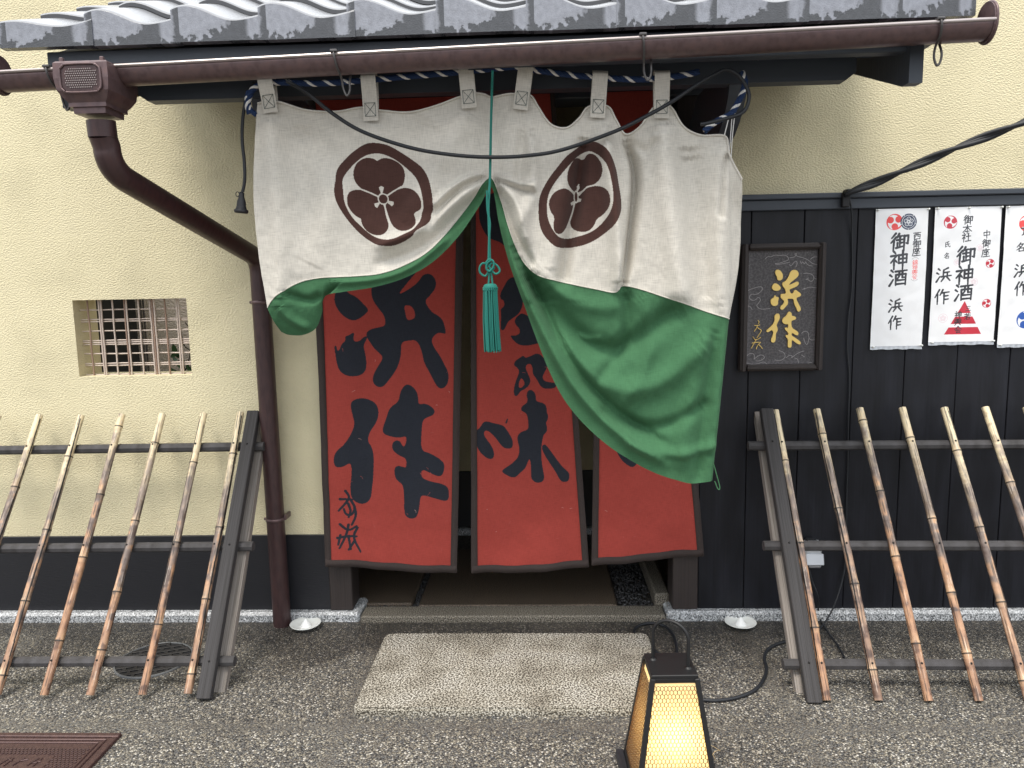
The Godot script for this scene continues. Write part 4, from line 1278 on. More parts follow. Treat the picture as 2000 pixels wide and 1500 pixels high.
func red_panel(t: Node3D, k: int, s: Sheet, m: Material, lt: PackedVector2Array, rt: PackedVector2Array) -> void:
	var nu := 40
	var nv := 90
	var o := t.position
	var st := begin()
	for i in nu:
		for j in nv:
			var p := []
			for c in [[0, 0], [1, 0], [1, 1], [0, 1]]: p.append(red_point(k, lt, rt, (i + c[0]) / float(nu), (j + c[1]) / float(nv)))
			quad_smooth(st, p[0] - o, p[1] - o, p[2] - o, p[3] - o, s.uv(p[0]), s.uv(p[1]), s.uv(p[2]), s.uv(p[3]))
	part("panel", st, m, t)
	var w := 0.030
	var wide := absf(rt[1].x - lt[1].x)
	for e in 3:
		var b := begin()
		var n := 60
		for i in n:
			var f0 := i / float(n)
			var f1 := (i + 1) / float(n)
			var a := []
			for f in [f0, f1]:
				for g in [0.0, 1.0]:
					for off in [0.0035, -0.003]:
						var u: float
						var v: float
						if e < 2:
							u = (-0.004 / wide + g * w / wide) if e == 0 else (1.0 + 0.004 / wide - g * w / wide)
							v = f * 1.001
						else:
							u = f
							v = 1.002 - g * 0.0165
						a.append(red_point(k, lt, rt, u, v, off + (0.0015 if e == 2 else 0.0)) - o)
			# a flattened tube of cloth folded over the edge
			quad_smooth(b, a[0], a[2], a[6], a[4], Vector2.ZERO, Vector2.ZERO, Vector2.ZERO, Vector2.ZERO)
			quad_smooth(b, a[3], a[1], a[5], a[7], Vector2.ZERO, Vector2.ZERO, Vector2.ZERO, Vector2.ZERO)
			quad_smooth(b, a[1], a[0], a[4], a[5], Vector2.ZERO, Vector2.ZERO, Vector2.ZERO, Vector2.ZERO)
			quad_smooth(b, a[2], a[3], a[7], a[6], Vector2.ZERO, Vector2.ZERO, Vector2.ZERO, Vector2.ZERO)
		part("dark_binding", b, M.binding, t)

func crest(s: Sheet, c: Color, ground: Color, outer: Array, inner: Array, petals: Array) -> void:
	s.fill(rounded(pairs(outer), 2), c)
	s.fill(rounded(pairs(inner), 2), ground)
	for p in petals: s.fill(rounded(pairs(p), 1), c)

func white_curtain() -> void:
	var white := lin(0.65, 0.615, 0.55)
	var brown := lin(0.074, 0.036, 0.030)
	var s := Sheet.new(Vector2(-1.02, 0.80), Vector2(0.74, 2.26), 760.0, white)
	crest(s, brown, white, [-0.6795,1.9327, -0.6758,1.9514, -0.6653,1.9671, -0.645,1.9852, -0.6163,2.0058, -0.5908,2.021, -0.5626,2.0335, -0.5378,2.035, -0.5077,2.0307, -0.4833,2.0208, -0.4565,2.0043, -0.427,1.985, -0.3975,1.963, -0.379,1.9439, -0.3635,1.9142, -0.3563,1.882, -0.3532,1.8497, -0.3514,1.8228, -0.3547,1.8067, -0.3604,1.8001, -0.361,1.7825, -0.3713,1.7665, -0.3912,1.7534, -0.4139,1.7417, -0.4199,1.7296, -0.4342,1.719, -0.4655,1.7033, -0.491,1.6956, -0.519,1.6957, -0.544,1.6995, -0.5741,1.7152, -0.6012,1.7363, -0.6252,1.7613, -0.6463,1.789, -0.6643,1.8193, -0.6769,1.8466, -0.6827,1.871, -0.6828,1.8952, -0.679,1.9166],
		[-0.6555,1.9134, -0.6519,1.9294, -0.6358,1.9477, -0.6126,1.9684, -0.5812,1.9889, -0.5587,1.9984, -0.5337,2.0015, -0.5118,1.9983, -0.4847,1.9864, -0.4579,1.9685, -0.4312,1.9452, -0.41,1.9234, -0.3971,1.899, -0.3884,1.872, -0.3841,1.837, -0.3839,1.8181, -0.3909,1.8021, -0.3943,1.7833, -0.4032,1.7672, -0.4221,1.7459, -0.4532,1.733, -0.4816,1.72, -0.5041,1.7164, -0.5264,1.7183, -0.554,1.727, -0.5758,1.7412, -0.6026,1.7663, -0.6266,1.7913, -0.642,1.8187, -0.6517,1.8487, -0.6525,1.8784, -0.6548,1.8999], [
		[-0.5354,1.9758, -0.5428,1.9826, -0.5565,1.9864, -0.573,1.9861, -0.5956,1.976, -0.6102,1.9604, -0.6173,1.9392, -0.6162,1.9204, -0.6074,1.9015, -0.5915,1.8863, -0.5696,1.8777, -0.5533,1.8706, -0.5425,1.8636, -0.5309,1.8754, -0.509,1.8669, -0.4947,1.8773, -0.475,1.8862, -0.4566,1.8964, -0.4491,1.911, -0.4462,1.9296, -0.4489,1.951, -0.4607,1.9672, -0.4795,1.9797, -0.5013,1.9863, -0.5178,1.986, -0.5291,1.9809],
		[-0.6381,1.87, -0.6307,1.8792, -0.6137,1.8855, -0.5943,1.885, -0.5752,1.8779, -0.5589,1.8694, -0.5425,1.8623, -0.5416,1.8515, -0.5352,1.8379, -0.5229,1.8349, -0.5209,1.8159, -0.5162,1.7942, -0.5086,1.7777, -0.5072,1.7641, -0.5111,1.7506, -0.5228,1.7373, -0.5398,1.7327, -0.5592,1.7353, -0.5784,1.7453, -0.5917,1.7606, -0.5987,1.7771, -0.5993,1.7893, -0.6069,1.7935, -0.6205,1.802, -0.6336,1.8185, -0.6417,1.8377, -0.6416,1.8566],
		[-0.5077,1.8655, -0.492,1.8759, -0.4694,1.886, -0.4472,1.8895, -0.428,1.885, -0.4091,1.8739, -0.3959,1.8561, -0.3902,1.8371, -0.391,1.821, -0.3975,1.8117, -0.4186,1.8028, -0.4149,1.7891, -0.4121,1.7755, -0.4159,1.7621, -0.4303,1.7502, -0.45,1.7444, -0.4694,1.747, -0.4885,1.7583, -0.5016,1.7776, -0.5091,1.7994, -0.5152,1.8185, -0.5187,1.8348, -0.507,1.848]])
	var hub := Vector2(-0.524,1.8546)
	s.disc(hub, 0.0185, white)
	s.disc(hub, 0.0145, brown)
	for q in [[-0.5301,1.8727, -0.5357,1.8917, -0.528,1.8968, -0.5185,1.8918, -0.5249,1.8726], [-0.5377,1.8447, -0.5552,1.8397, -0.5528,1.8302, -0.5455,1.8254, -0.5351,1.8419], [-0.5084,1.8494, -0.4899,1.8454, -0.4894,1.8368, -0.4967,1.8302, -0.5114,1.8427]]: s.fill(pairs(q), white)
	for q in [[-0.5915,1.8855, -0.5697,1.8769, -0.5397,1.8628], [-0.5077,1.8663, -0.4891,1.8785, -0.4609,1.8931], [-0.522,1.8362, -0.5158,1.805, -0.5072,1.7763]]: s.line(pairs(q), 0.0052, white)
	crest(s, brown, white, [0.0009,1.8346, 0.0133,1.8693, 0.0377,1.9094, 0.0679,1.9434, 0.0919,1.9716, 0.1217,1.9939, 0.1455,2.0162, 0.1691,2.0241, 0.1927,2.0178, 0.2161,1.9971, 0.2396,1.9678, 0.2572,1.9271, 0.266,1.8748, 0.2749,1.8223, 0.2719,1.7873, 0.251,1.7467, 0.2151,1.7181, 0.1791,1.6953, 0.137,1.6814, 0.0949,1.6793, 0.0588,1.6783, 0.035,1.6984, 0.0113,1.7285, -0.0001,1.7701],
		[0.0275,1.8164, 0.034,1.8572, 0.0554,1.8916, 0.0855,1.9256, 0.1155,1.9595, 0.1393,1.9848, 0.163,1.9957, 0.1866,1.9864, 0.2101,1.9629, 0.2277,1.9336, 0.2394,1.8871, 0.2464,1.8346, 0.2392,1.7939, 0.2212,1.765, 0.1913,1.7363, 0.1553,1.7194, 0.1132,1.7115, 0.0712,1.7077, 0.0474,1.7336, 0.03,1.7753], [
		[0.154,1.9672, 0.1334,1.9763, 0.1155,1.9595, 0.1004,1.931, 0.0959,1.9022, 0.1028,1.8788, 0.1205,1.8638, 0.1384,1.8634, 0.1623,1.8745, 0.186,1.8826, 0.2069,1.8995, 0.2129,1.9282, 0.2042,1.9573, 0.1866,1.9807, 0.1659,1.9858],
		[0.0337,1.828, 0.049,1.8568, 0.0789,1.8707, 0.0968,1.8702, 0.1205,1.8551, 0.1263,1.8375, 0.114,1.8027, 0.1018,1.7678, 0.0895,1.7386, 0.0713,1.7213, 0.0534,1.7276, 0.0477,1.7513, 0.054,1.7777, 0.0393,1.7986],
		[0.1384,1.8576, 0.1623,1.8745, 0.1979,1.8794, 0.2245,1.8642, 0.2363,1.8349, 0.2333,1.8058, 0.2153,1.7828, 0.1944,1.7715, 0.1853,1.7482, 0.1673,1.731, 0.1373,1.7287, 0.1135,1.7439, 0.1048,1.7677, 0.1141,1.8085, 0.1293,1.8374]])
	var hub2 := Vector2(0.1282,1.8491)
	for q in [[0.0957,1.8761, 0.1146,1.8657, 0.1294,1.852], [0.1383,1.8547, 0.1623,1.8762, 0.192,1.8813], [0.1251,1.8375, 0.1152,1.7968, 0.1029,1.7618], [0.1313,1.8665, 0.1374,1.8896]]: s.line(pairs(q), 0.0052, white)
	s.disc(hub2, 0.021, white, 0.42)
	s.disc(hub2, 0.016, brown, 0.3)
	for q in [[0.1337,1.8664, 0.1302,1.884, 0.1386,1.8896, 0.1409,1.8779], [0.1203,1.8365, 0.1083,1.8274, 0.1112,1.8191, 0.1202,1.823], [0.1335,1.8461, 0.1454,1.8399, 0.1429,1.8312, 0.1322,1.8303]]: s.fill(pairs(q), white)
	var linen := cloth(Color.WHITE, 0.2)
	linen.albedo_texture = s.texture()
	over(linen, M.weave, 2.6)
	# three lines across the cloth: where it hangs, where white meets green, the hem
	var top := pairs([-0.9285,2.1764, -0.8988,2.1821, -0.8558,2.1793, -0.7627,2.1505, -0.6685,2.1429, -0.5822,2.1536, -0.5143,2.1419, -0.4207,2.1344, -0.335,2.1516, -0.2578,2.177, -0.2068,2.1884, -0.1731,2.1875, -0.1513,2.1804, -0.1226,2.1812, -0.0805,2.1832, -0.0217,2.1767, 0.0062,2.1371, 0.0442,2.0841, 0.0946,2.0698, 0.1369,2.0978, 0.1706,2.1357, 0.2325,2.134, 0.2592,2.0912, 0.2909,2.0449, 0.3378,2.068, 0.3842,2.1281, 0.434,2.13, 0.4795,2.0642, 0.538,2.0351, 0.6145,2.0298, 0.6289,1.9709, 0.6721,1.8913])
	var mid := pairs([-0.9369,1.4945, -0.9193,1.5187, -0.8856,1.5443, -0.8212,1.5797, -0.7549,1.5923, -0.6875,1.5944, -0.6168,1.5964, -0.5372,1.6035, -0.4572,1.6294, -0.3681,1.6773, -0.2871,1.7639, -0.2157,1.8515, -0.1592,1.9151, -0.125,1.8376, -0.1026,1.7564, -0.0765,1.6796, -0.0481,1.6261, -0.0054,1.5876, 0.0549,1.5675, 0.1239,1.5507, 0.1928,1.5356, 0.2532,1.5241, 0.2807,1.5442, 0.322,1.5382, 0.3736,1.5218, 0.4252,1.5036, 0.494,1.48, 0.5457,1.4601, 0.5974,1.442, 0.6318,1.431, 0.6439,1.4256, 0.6507,1.4272])
	var hem := pairs([-0.9117,1.4093, -0.8837,1.3982, -0.8353,1.3974, -0.7892,1.4196, -0.7631,1.4737, -0.7529,1.5296, -0.6812,1.5439, -0.5656,1.559, -0.4588,1.5881, -0.3606,1.6394, -0.271,1.7229, -0.1993,1.8209, -0.1565,1.8851, -0.1349,1.774, -0.1161,1.6889, -0.0918,1.603, -0.0588,1.5077, -0.0172,1.3851, 0.0335,1.2521, 0.0853,1.1533, 0.1552,1.0662, 0.2346,0.9947, 0.2965,0.9522, 0.3551,0.9169, 0.4119,0.8907, 0.4616,0.8738, 0.5095,0.8605, 0.5396,0.8602, 0.5678,0.8636, 0.5889,0.867, 0.5977,0.8706, 0.6027,0.8852])
	# [line, height in metres, half width]: ridges stand out, valleys fall back
	var creases := [
		[[-0.8887,2.1507, -0.8814,1.9599, -0.8748,1.7224, -0.891,1.5147], 0.016, 0.035], [[-0.8083,2.1074, -0.7893,1.924, -0.7846,1.5998], -0.014, 0.045], [[-0.5534,2.1086, -0.6002,1.9528, -0.712,1.8041, -0.7915,1.6346], 0.012, 0.05],
		[[-0.8566,2.1662, -0.7015,2.0053, -0.5701,1.8515, -0.4346,1.7639], -0.010, 0.05], [[-0.2252,2.1322, -0.2878,2.0276, -0.3606,1.8968, -0.452,1.7642], 0.012, 0.04], [[-0.3701,2.12, -0.4258,1.9982, -0.4841,1.8326], -0.010, 0.05],
		[[-0.1679,1.9087, -0.2552,1.8524, -0.3437,1.7821, -0.436,1.7265, -0.542,1.6981], 0.024, 0.020], [[-0.1746,1.9172, -0.2489,1.8924, -0.3072,1.8419, -0.3687,1.7624], -0.020, 0.014], [[-0.1674,1.9286, -0.2312,1.9136, -0.2959,1.8751, -0.3456,1.8294], 0.018, 0.012],
		[[-0.1893,1.8759, -0.2512,1.8103, -0.3315,1.731, -0.4205,1.675, -0.5446,1.6381], -0.016, 0.018],
		[[-0.1474,1.9082, -0.0902,1.8635, -0.0572,1.7924, -0.0416,1.7043], 0.024, 0.018], [[-0.1343,1.8829, -0.105,1.8069, -0.0758,1.7186, -0.0221,1.6273], -0.020, 0.013], [[-0.1506,1.9183, -0.0861,1.8951, -0.0147,1.8783], 0.018, 0.010],
		[[-0.1457,1.9048, -0.0796,1.8766, -0.0184,1.8584], -0.014, 0.010], [[-0.0218,2.0696, -0.0103,1.938, -0.0223,1.8301, -0.063,1.7555], 0.015, 0.022], [[-0.0488,2.0704, -0.0577,1.9557, -0.0657,1.8896], -0.012, 0.016],
		[[0.0943,2.0469, 0.081,1.9026, 0.0483,1.7361, 0.038,1.6004], 0.014, 0.030], [[0.1566,2.0453, 0.135,1.8681, 0.1028,1.7011, 0.0808,1.5687], -0.034, 0.020], [[0.2139,2.0795, 0.2402,1.8821, 0.262,1.6977, 0.2739,1.5512], 0.042, 0.028],
		[[0.2909,2.0287, 0.3314,1.9294, 0.3148,1.747, 0.2807,1.5442], -0.056, 0.014], [[0.296,2.0318, 0.3581,1.9779, 0.3815,2.01], -0.012, 0.014], [[0.4078,2.0823, 0.4228,1.8445, 0.4767,1.4975], 0.030, 0.040],
		[[0.5051,2.0067, 0.528,1.7756, 0.5712,1.47], -0.020, 0.040], [[0.6082,2.0121, 0.605,1.807, 0.5981,1.606, 0.6055,1.4693], 0.016, 0.025], [[0.6239,1.971, 0.6097,1.9224, 0.6055,1.7738], -0.02, 0.010],
		[[-0.1164,1.7567, -0.0778,1.6113, -0.0413,1.516, 0.0126,1.3933, 0.0862,1.2424, 0.182,1.1198, 0.3142,1.001, 0.4293,0.9325], 0.030, 0.017], [[-0.09,1.6969, -0.0317,1.5675, 0.0206,1.4629, 0.087,1.3219, 0.165,1.211, 0.2789,1.1059, 0.4111,1.0143], -0.034, 0.017],
		[[-0.0397,1.6106, 0.0364,1.4799, 0.1311,1.3738, 0.2267,1.3196, 0.3224,1.3496, 0.4257,1.4382, 0.4855,1.4716], -0.042, 0.034], [[-0.0393,1.6362, 0.0459,1.5402, 0.1493,1.4778, 0.2531,1.4759], 0.016, 0.026],
		[[0.0526,1.3751, 0.1477,1.2539, 0.2701,1.1864, 0.4099,1.2074, 0.5558,1.3491], 0.030, 0.036], [[0.1312,1.3825, 0.1659,1.3662, 0.2042,1.369], 0.011, 0.009],
		[[0.1909,1.134, 0.3053,1.0661, 0.4284,1.0537, 0.5587,1.1379], -0.022, 0.020], [[0.2788,1.0159, 0.3937,0.9711, 0.4995,0.9662, 0.5905,0.9905], 0.018, 0.018],
		[[0.2807,1.5408, 0.3084,1.4403, 0.2789,1.3188, 0.2001,1.2318], -0.022, 0.020], [[0.3393,1.5173, 0.3828,1.4043, 0.3608,1.2647, 0.2789,1.1417], 0.016, 0.026], [[0.5551,1.4012, 0.5315,1.2268, 0.4983,1.0851, 0.4822,0.941], 0.018, 0.030],
		[[0.598,1.4005, 0.5751,1.2085, 0.5549,1.0306, 0.5463,0.8857], -0.016, 0.020],
		[[-0.8974,1.4973, -0.8643,1.4527, -0.8211,1.4254], 0.02, 0.016], [[-0.8819,1.546, -0.7983,1.5129, -0.7654,1.5298], -0.016, 0.014], [[-0.7238,1.5777, -0.5824,1.5784, -0.4404,1.6101, -0.3148,1.7102], 0.012, 0.012]]
	for c in creases:
		c[0] = rounded(pairs(c[0]), 2, false)
		var lo: Vector2 = c[0][0]
		var hi := lo
		for v in c[0]:
			lo = lo.min(v)
			hi = hi.max(v)
		c.append(Rect2(lo, hi - lo).grow(c[2] * 2.6))
	var wrinkle := FastNoiseLite.new()
	wrinkle.seed = 5
	wrinkle.frequency = 7.0
	wrinkle.fractal_octaves = 3
	var K := top.size() - 1
	var nu := K * 9
	var nv := 96
	var ng := 72
	var t := thing("door_curtain", "white and green linen door curtain with two brown flower crests, gathered up at its middle", "door curtain", Vector3(-0.1, 0.84, 0.8), "")
	var o := t.position
	var grid := []
	for i in nu + 1:
		var f := minf(i / 9.0, K - 0.0001)
		var a := spline(top, f)
		var b := spline(mid, f)
		var c := spline(hem, f)
		var side := 0.0
		if f < 3.0: side = -0.030 * (1.0 - f / 3.0)
		if f > K - 2.5: side = 0.022 * (f - (K - 2.5)) / 2.5
		var zo := -0.05 * pow(clampf((f - (K - 2.2)) / 2.2, 0.0, 1.0), 1.2)
		zo -= 0.025 * exp(-pow((f - 12.0) / 1.2, 2.0))
		var column := []
		for j in nv + ng + 1:
			var p: Vector2
			if j <= nv:
				p = a.lerp(b, float(j) / nv)
				p.x += side * sin(PI * float(j) / nv)
			else:
				p = b.lerp(c, float(j - nv) / ng)
			var z := 0.0
			for cr in creases:
				if not cr[3].has_point(p): continue
				var line: PackedVector2Array = cr[0]
				var best := 1e9
				var where := 0.0
				for q in line.size() - 1:
					var e := Geometry2D.get_closest_point_to_segment(p, line[q], line[q + 1])
					var d := p.distance_squared_to(e)
					if d < best:
						best = d
						where = float(q) / line.size()
				z += (1.3 if p.y > 1.5 else 1.0) * cr[1] * exp(-best / (cr[2] * cr[2])) * smoothstep(-0.05, 0.18, where) * smoothstep(1.02, 0.8, where)
			z += 0.004 * wrinkle.get_noise_2d(p.x * 1.0, p.y * 0.45) + 0.0022 * wrinkle.get_noise_2d(p.x * 3.1 + 9.0, p.y * 2.2)
			var hang := float(j) / (nv + ng)
			var tuck := 0.0
			if j > nv and f < 5.5: tuck = -0.05 * pow(float(j - nv) / ng, 2.0)
			column.append(Vector3(p.x, p.y, 0.8 + z * (0.55 + 0.45 * smoothstep(0.0, 0.1, hang)) + (zo * smoothstep(0.0, 0.2, hang) if f > K - 3.0 else zo) + tuck))
		grid.append(column)
	var st := begin()
	var gr := begin()
	for i in nu:
		for j in nv + ng:
			var p: Vector3 = grid[i][j]
			var q: Vector3 = grid[i + 1][j]
			var r: Vector3 = grid[i + 1][j + 1]
			var w: Vector3 = grid[i][j + 1]
			if j < nv: quad_smooth(st, p - o, q - o, r - o, w - o, s.uv(p), s.uv(q), s.uv(r), s.uv(w))
			else: quad_smooth(gr, p - o, q - o, r - o, w - o, s.uv(p), s.uv(q), s.uv(r), s.uv(w))
	part("white_cloth", st, linen, t)
	part("green_border", gr, M.green, t)
	# stitched-down hem along the hanging edge and the seam
	var he := begin()
	var sm := begin()
	var pa := []
	var pb := []
	for i in nu + 1:
		pa.append(grid[i][0] - o + Vector3(0, -0.004, 0.0015))
		pb.append(grid[i][nv] - o + Vector3(0, 0.002, 0.0015))
	tube(he, pa, 0.0035, 6)
	tube(sm, pb, 0.0016, 5)
	part("top_hem", he, M.linen, t)
	part("seam", sm, M.linen, t)
	# loops over the rope
	var loops := [[Vector3(-0.8906, 2.2394, 0.817), Vector3(-0.8798, 2.1385, 0.817)], [Vector3(-0.5489, 2.2359, 0.817), Vector3(-0.5464, 2.1032, 0.817)], [Vector3(-0.2286, 2.2552, 0.817), Vector3(-0.2202, 2.1347, 0.817)], [Vector3(-0.0335, 2.2542, 0.817), Vector3(-0.0542, 2.1252, 0.817)], [Vector3(0.2064, 2.2201, 0.817), Vector3(0.1976, 2.0925, 0.817)], [Vector3(0.4058, 2.2143, 0.817), Vector3(0.405, 2.0852, 0.817)]]
	for l in loops:
		var a: Vector3 = l[0]
		var b: Vector3 = l[1]
		var xf := along(b - o, a - o, Vector3.BACK)
		var L := a.distance_to(b)
		var lp := begin()
		var prof := []
		for v in [[0.0, 0.001], [0.02, 0.003], [0.045, 0.002], [L * 0.6, 0.004], [L, 0.010], [L + 0.014, 0.004], [L + 0.022, -0.012], [L + 0.012, -0.030], [L - 0.01, -0.030], [L * 0.5, -0.022], [0.03, -0.014]]: prof.append(Vector3(0, v[0], v[1]))
		prof = curve(prof, 4)
		for i in prof.size() - 1:
			quad_smooth(lp, xf * (prof[i] + Vector3(-0.0245, 0, 0)), xf * (prof[i] + Vector3(0.0245, 0, 0)), xf * (prof[i + 1] + Vector3(0.0245, 0, 0)), xf * (prof[i + 1] + Vector3(-0.0245, 0, 0)), Vector2.ZERO, Vector2.ZERO, Vector2.ZERO, Vector2.ZERO)
		var loop := part("hanging_loop", lp, M.linen, t)
		var sx := begin()
		var sq := [Vector3(-0.0175, 0.014, 0.0045), Vector3(0.0175, 0.014, 0.0045), Vector3(0.0175, 0.056, 0.0045), Vector3(-0.0175, 0.056, 0.0045)]
		for e in [[0, 1], [1, 2], [2, 3], [3, 0], [0, 2], [1, 3]]: tube(sx, [xf * sq[e[0]], xf * sq[e[1]]], 0.0007, 4)
		part("cross_stitch", sx, M.stitch, loop)
	for q in [[Vector3(0.6313, 2.1084, 0.8), Vector3(0.6221, 2.0684, 0.8), Vector3(0.6113, 2.0234, 0.8)], [Vector3(0.639, 2.0991, 0.79), Vector3(0.6365, 2.0539, 0.79), Vector3(0.6314, 1.9693, 0.79)], [Vector3(0.6488, 2.1101, 0.79), Vector3(0.6405, 2.0213, 0.79), Vector3(0.6383, 1.956, 0.79)]]:
		var ts := begin()
		var pts := []
		for v in q: pts.append(v - o)
		tube(ts, curve(pts, 5), 0.0017, 5)
		part("tie_string", ts, M.rope_white, t)
	var lb := begin()
	var lp2 := []
	for v in [Vector3(0.5915, 0.9308, 0.815), Vector3(0.6008, 0.8981, 0.815), Vector3(0.6138, 0.849, 0.815), Vector3(0.6069, 0.8436, 0.815), Vector3(0.5959, 0.871, 0.815)]: lp2.append(v - o)
	tube(lb, curve(lp2, 4), 0.002, 5)
	part("corner_loop", lb, M.green, t)

func spline(p: PackedVector2Array, f: float) -> Vector2:
	var i := int(f)
	return p[i].cubic_interpolate(p[mini(i + 1, p.size() - 1)], p[maxi(i - 1, 0)], p[mini(i + 2, p.size() - 1)], f - i)

# ---------------------------------------------------------------- ropes, cords and cables
func cord(called: String, label: String, category: String, pts: Array, r: float, m: Material, per := 10) -> Node3D:
	var st := begin()
	tube(st, curve(pts, per), r, 8)
	return tag(part(called, st, m, self), label, category)

func twisted(t: Node3D, pts: Array, r: float, pitch: float, mats: Array, shift := 0.0) -> void:
	# strands laid round a path
	var path := curve(pts, 24)
	var fr := frames(path)
	for k in mats.size():
		var line := []
		var run := shift
		for i in path.size():
			if i: run += path[i].distance_to(path[i - 1])
			var a := TAU * (run / pitch + float(k) / mats.size())
			line.append(path[i] + (fr[i][1] * cos(a) + fr[i][2] * sin(a)) * r)
		var st := begin()
		tube(st, line, r * 1.02, 7)
		part("strand", st, mats[k], t)

func rope_and_cables() -> void:
	var t := thing("twisted_rope", "navy and white twisted rope from which the door curtain hangs under the gutter", "rope")
	var rope := [M.navy, M.rope_white, M.navy, M.navy]
	twisted(t, [Vector3(-0.9568, 2.1411, 0.8), Vector3(-0.9619, 2.1692, 0.8), Vector3(-0.9549, 2.1968, 0.8), Vector3(-0.9359, 2.2224, 0.8), Vector3(-0.8953, 2.2375, 0.8), Vector3(-0.8265, 2.2371, 0.8), Vector3(-0.7239, 2.2309, 0.8), Vector3(-0.587, 2.235, 0.8), Vector3(-0.4165, 2.2446, 0.8), Vector3(-0.2556, 2.2527, 0.8), Vector3(-0.1461, 2.2607, 0.8), Vector3(-0.0622, 2.263, 0.8), Vector3(0.0213, 2.2477, 0.8), Vector3(0.1712, 2.2257, 0.8), Vector3(0.3374, 2.2128, 0.8), Vector3(0.4531, 2.219, 0.8), Vector3(0.5272, 2.2311, 0.8)], 0.0052, 0.062, rope)
	twisted(t, [Vector3(0.6636, 2.2255, 0.8), Vector3(0.6758, 2.195, 0.8), Vector3(0.6667, 2.1554, 0.8), Vector3(0.6492, 2.1223, 0.8), Vector3(0.6332, 2.0971, 0.8), Vector3(0.6037, 2.0818, 0.8), Vector3(0.5791, 2.0696, 0.8), Vector3(0.5479, 2.0445, 0.8)], 0.0052, 0.05, rope, 0.01)
	twisted(t, [Vector3(-0.9555, 2.2132, 0.8), Vector3(-0.9626, 2.184, 0.8), Vector3(-0.9542, 2.1542, 0.8), Vector3(-0.9363, 2.1372, 0.8)], 0.0045, 0.04, rope)
	cord("black_cable", "thick black cable sagging across the front of the white curtain between its crests", "cable", [Vector3(-0.8051, 2.2243, 0.865), Vector3(-0.7404, 2.1844, 0.865), Vector3(-0.6602, 2.1184, 0.865), Vector3(-0.5626, 2.0582, 0.865), Vector3(-0.4142, 2.006, 0.865), Vector3(-0.2815, 1.98, 0.865), Vector3(-0.1537, 1.9687, 0.865), Vector3(-0.0326, 1.9704, 0.865), Vector3(0.0832, 1.9866, 0.865), Vector3(0.2476, 2.038, 0.865), Vector3(0.3453, 2.0811, 0.865), Vector3(0.4261, 2.1229, 0.865), Vector3(0.5062, 2.1736, 0.865), Vector3(0.562, 2.203, 0.865), Vector3(0.6017, 2.2173, 0.865), Vector3(0.6421, 2.1945, 0.865), Vector3(0.6703, 2.1471, 0.865), Vector3(0.668, 2.1082, 0.865), Vector3(0.6476, 2.0822, 0.865), Vector3(0.6044, 2.0693, 0.865), Vector3(0.5481, 2.0567, 0.865), Vector3(0.5206, 2.0527, 0.865)], 0.0062, M.cable)
	var pl := thing("plug_cable", "short black cable with a rubber socket hanging left of the white curtain", "cable", Vector3(-1.0121, 1.8205, 0.79))
	var o := pl.position
	var c := begin()
	var pts := []
	for v in [Vector3(-0.9383, 2.2446, 0.79), Vector3(-0.9552, 2.2255, 0.79), Vector3(-0.9715, 2.1882, 0.79), Vector3(-0.9864, 2.1226, 0.79), Vector3(-0.9926, 2.0563, 0.79), Vector3(-0.9901, 1.9893, 0.79), Vector3(-0.9923, 1.9305, 0.79), Vector3(-1.0022, 1.8884, 0.79)]: pts.append(v - o)
	tube(c, curve(pts, 8), 0.0058, 8)
	part("cable", c, M.cable, pl)
	var k := begin()
	var xf := Transform3D(Basis(Vector3.BACK, -0.09), Vector3.ZERO)
	lathe(k, [Vector2(0.0, -0.002), Vector2(0.021, -0.002), Vector2(0.0235, 0.002), Vector2(0.0235, 0.008), Vector2(0.018, 0.012), Vector2(0.0155, 0.022), Vector2(0.0145, 0.036), Vector2(0.011, 0.046), Vector2(0.009, 0.052), Vector2(0.009, 0.064), Vector2(0.006, 0.068), Vector2(0.0, 0.07)], 18, xf)
	part("rubber_socket", k, M.black, pl)
	var ri := begin()
	var rp := []
	for i in 13: rp.append(xf * Vector3(-0.014 + cos(TAU * i / 12.0) * 0.006, 0.06 + sin(TAU * i / 12.0) * 0.008, 0))
	tube(ri, rp, 0.0014, 5, false)
	part("hang_ring", ri, M.black, pl)
	# service cable to the street
	var tw := thing("service_cable", "heavy twisted black cable rising to the right from a bracket above the posters", "cable")
	var run := [Vector3(1.302, 1.911, 0.07), Vector3(1.3293, 1.9254, 0.085), Vector3(1.431, 1.9628, 0.1), Vector3(1.5554, 2.0157, 0.14), Vector3(1.6895, 2.0724, 0.19), Vector3(1.8175, 2.1187, 0.24), Vector3(1.9202, 2.1595, 0.29), Vector3(2.2222, 2.2947, 0.45), Vector3(3.4, 3.15, 0.9), Vector3(5.6, 4.6, 1.6)]
	var s0 := begin()
	tube(s0, curve(run, 8), 0.0085, 9)
	part("main_cable", s0, M.cable, tw)
	twisted(tw, run, 0.0098, 0.42, [M.cable, M.cable])
	var br := begin()
	var bo := Vector3(1.3115, 1.8652, 0.04)
	box(br, bo + Vector3(-0.016, -0.004, -0.004), bo + Vector3(0.016, 0.058, 0.014), 0.003)
	box(br, bo + Vector3(-0.012, 0.048, 0.0), bo + Vector3(0.026, 0.068, 0.045), 0.004)
	tag(part("cable_bracket", br, M.iron, self), "small iron bracket that holds the twisted cable on the dark rail", "bracket")
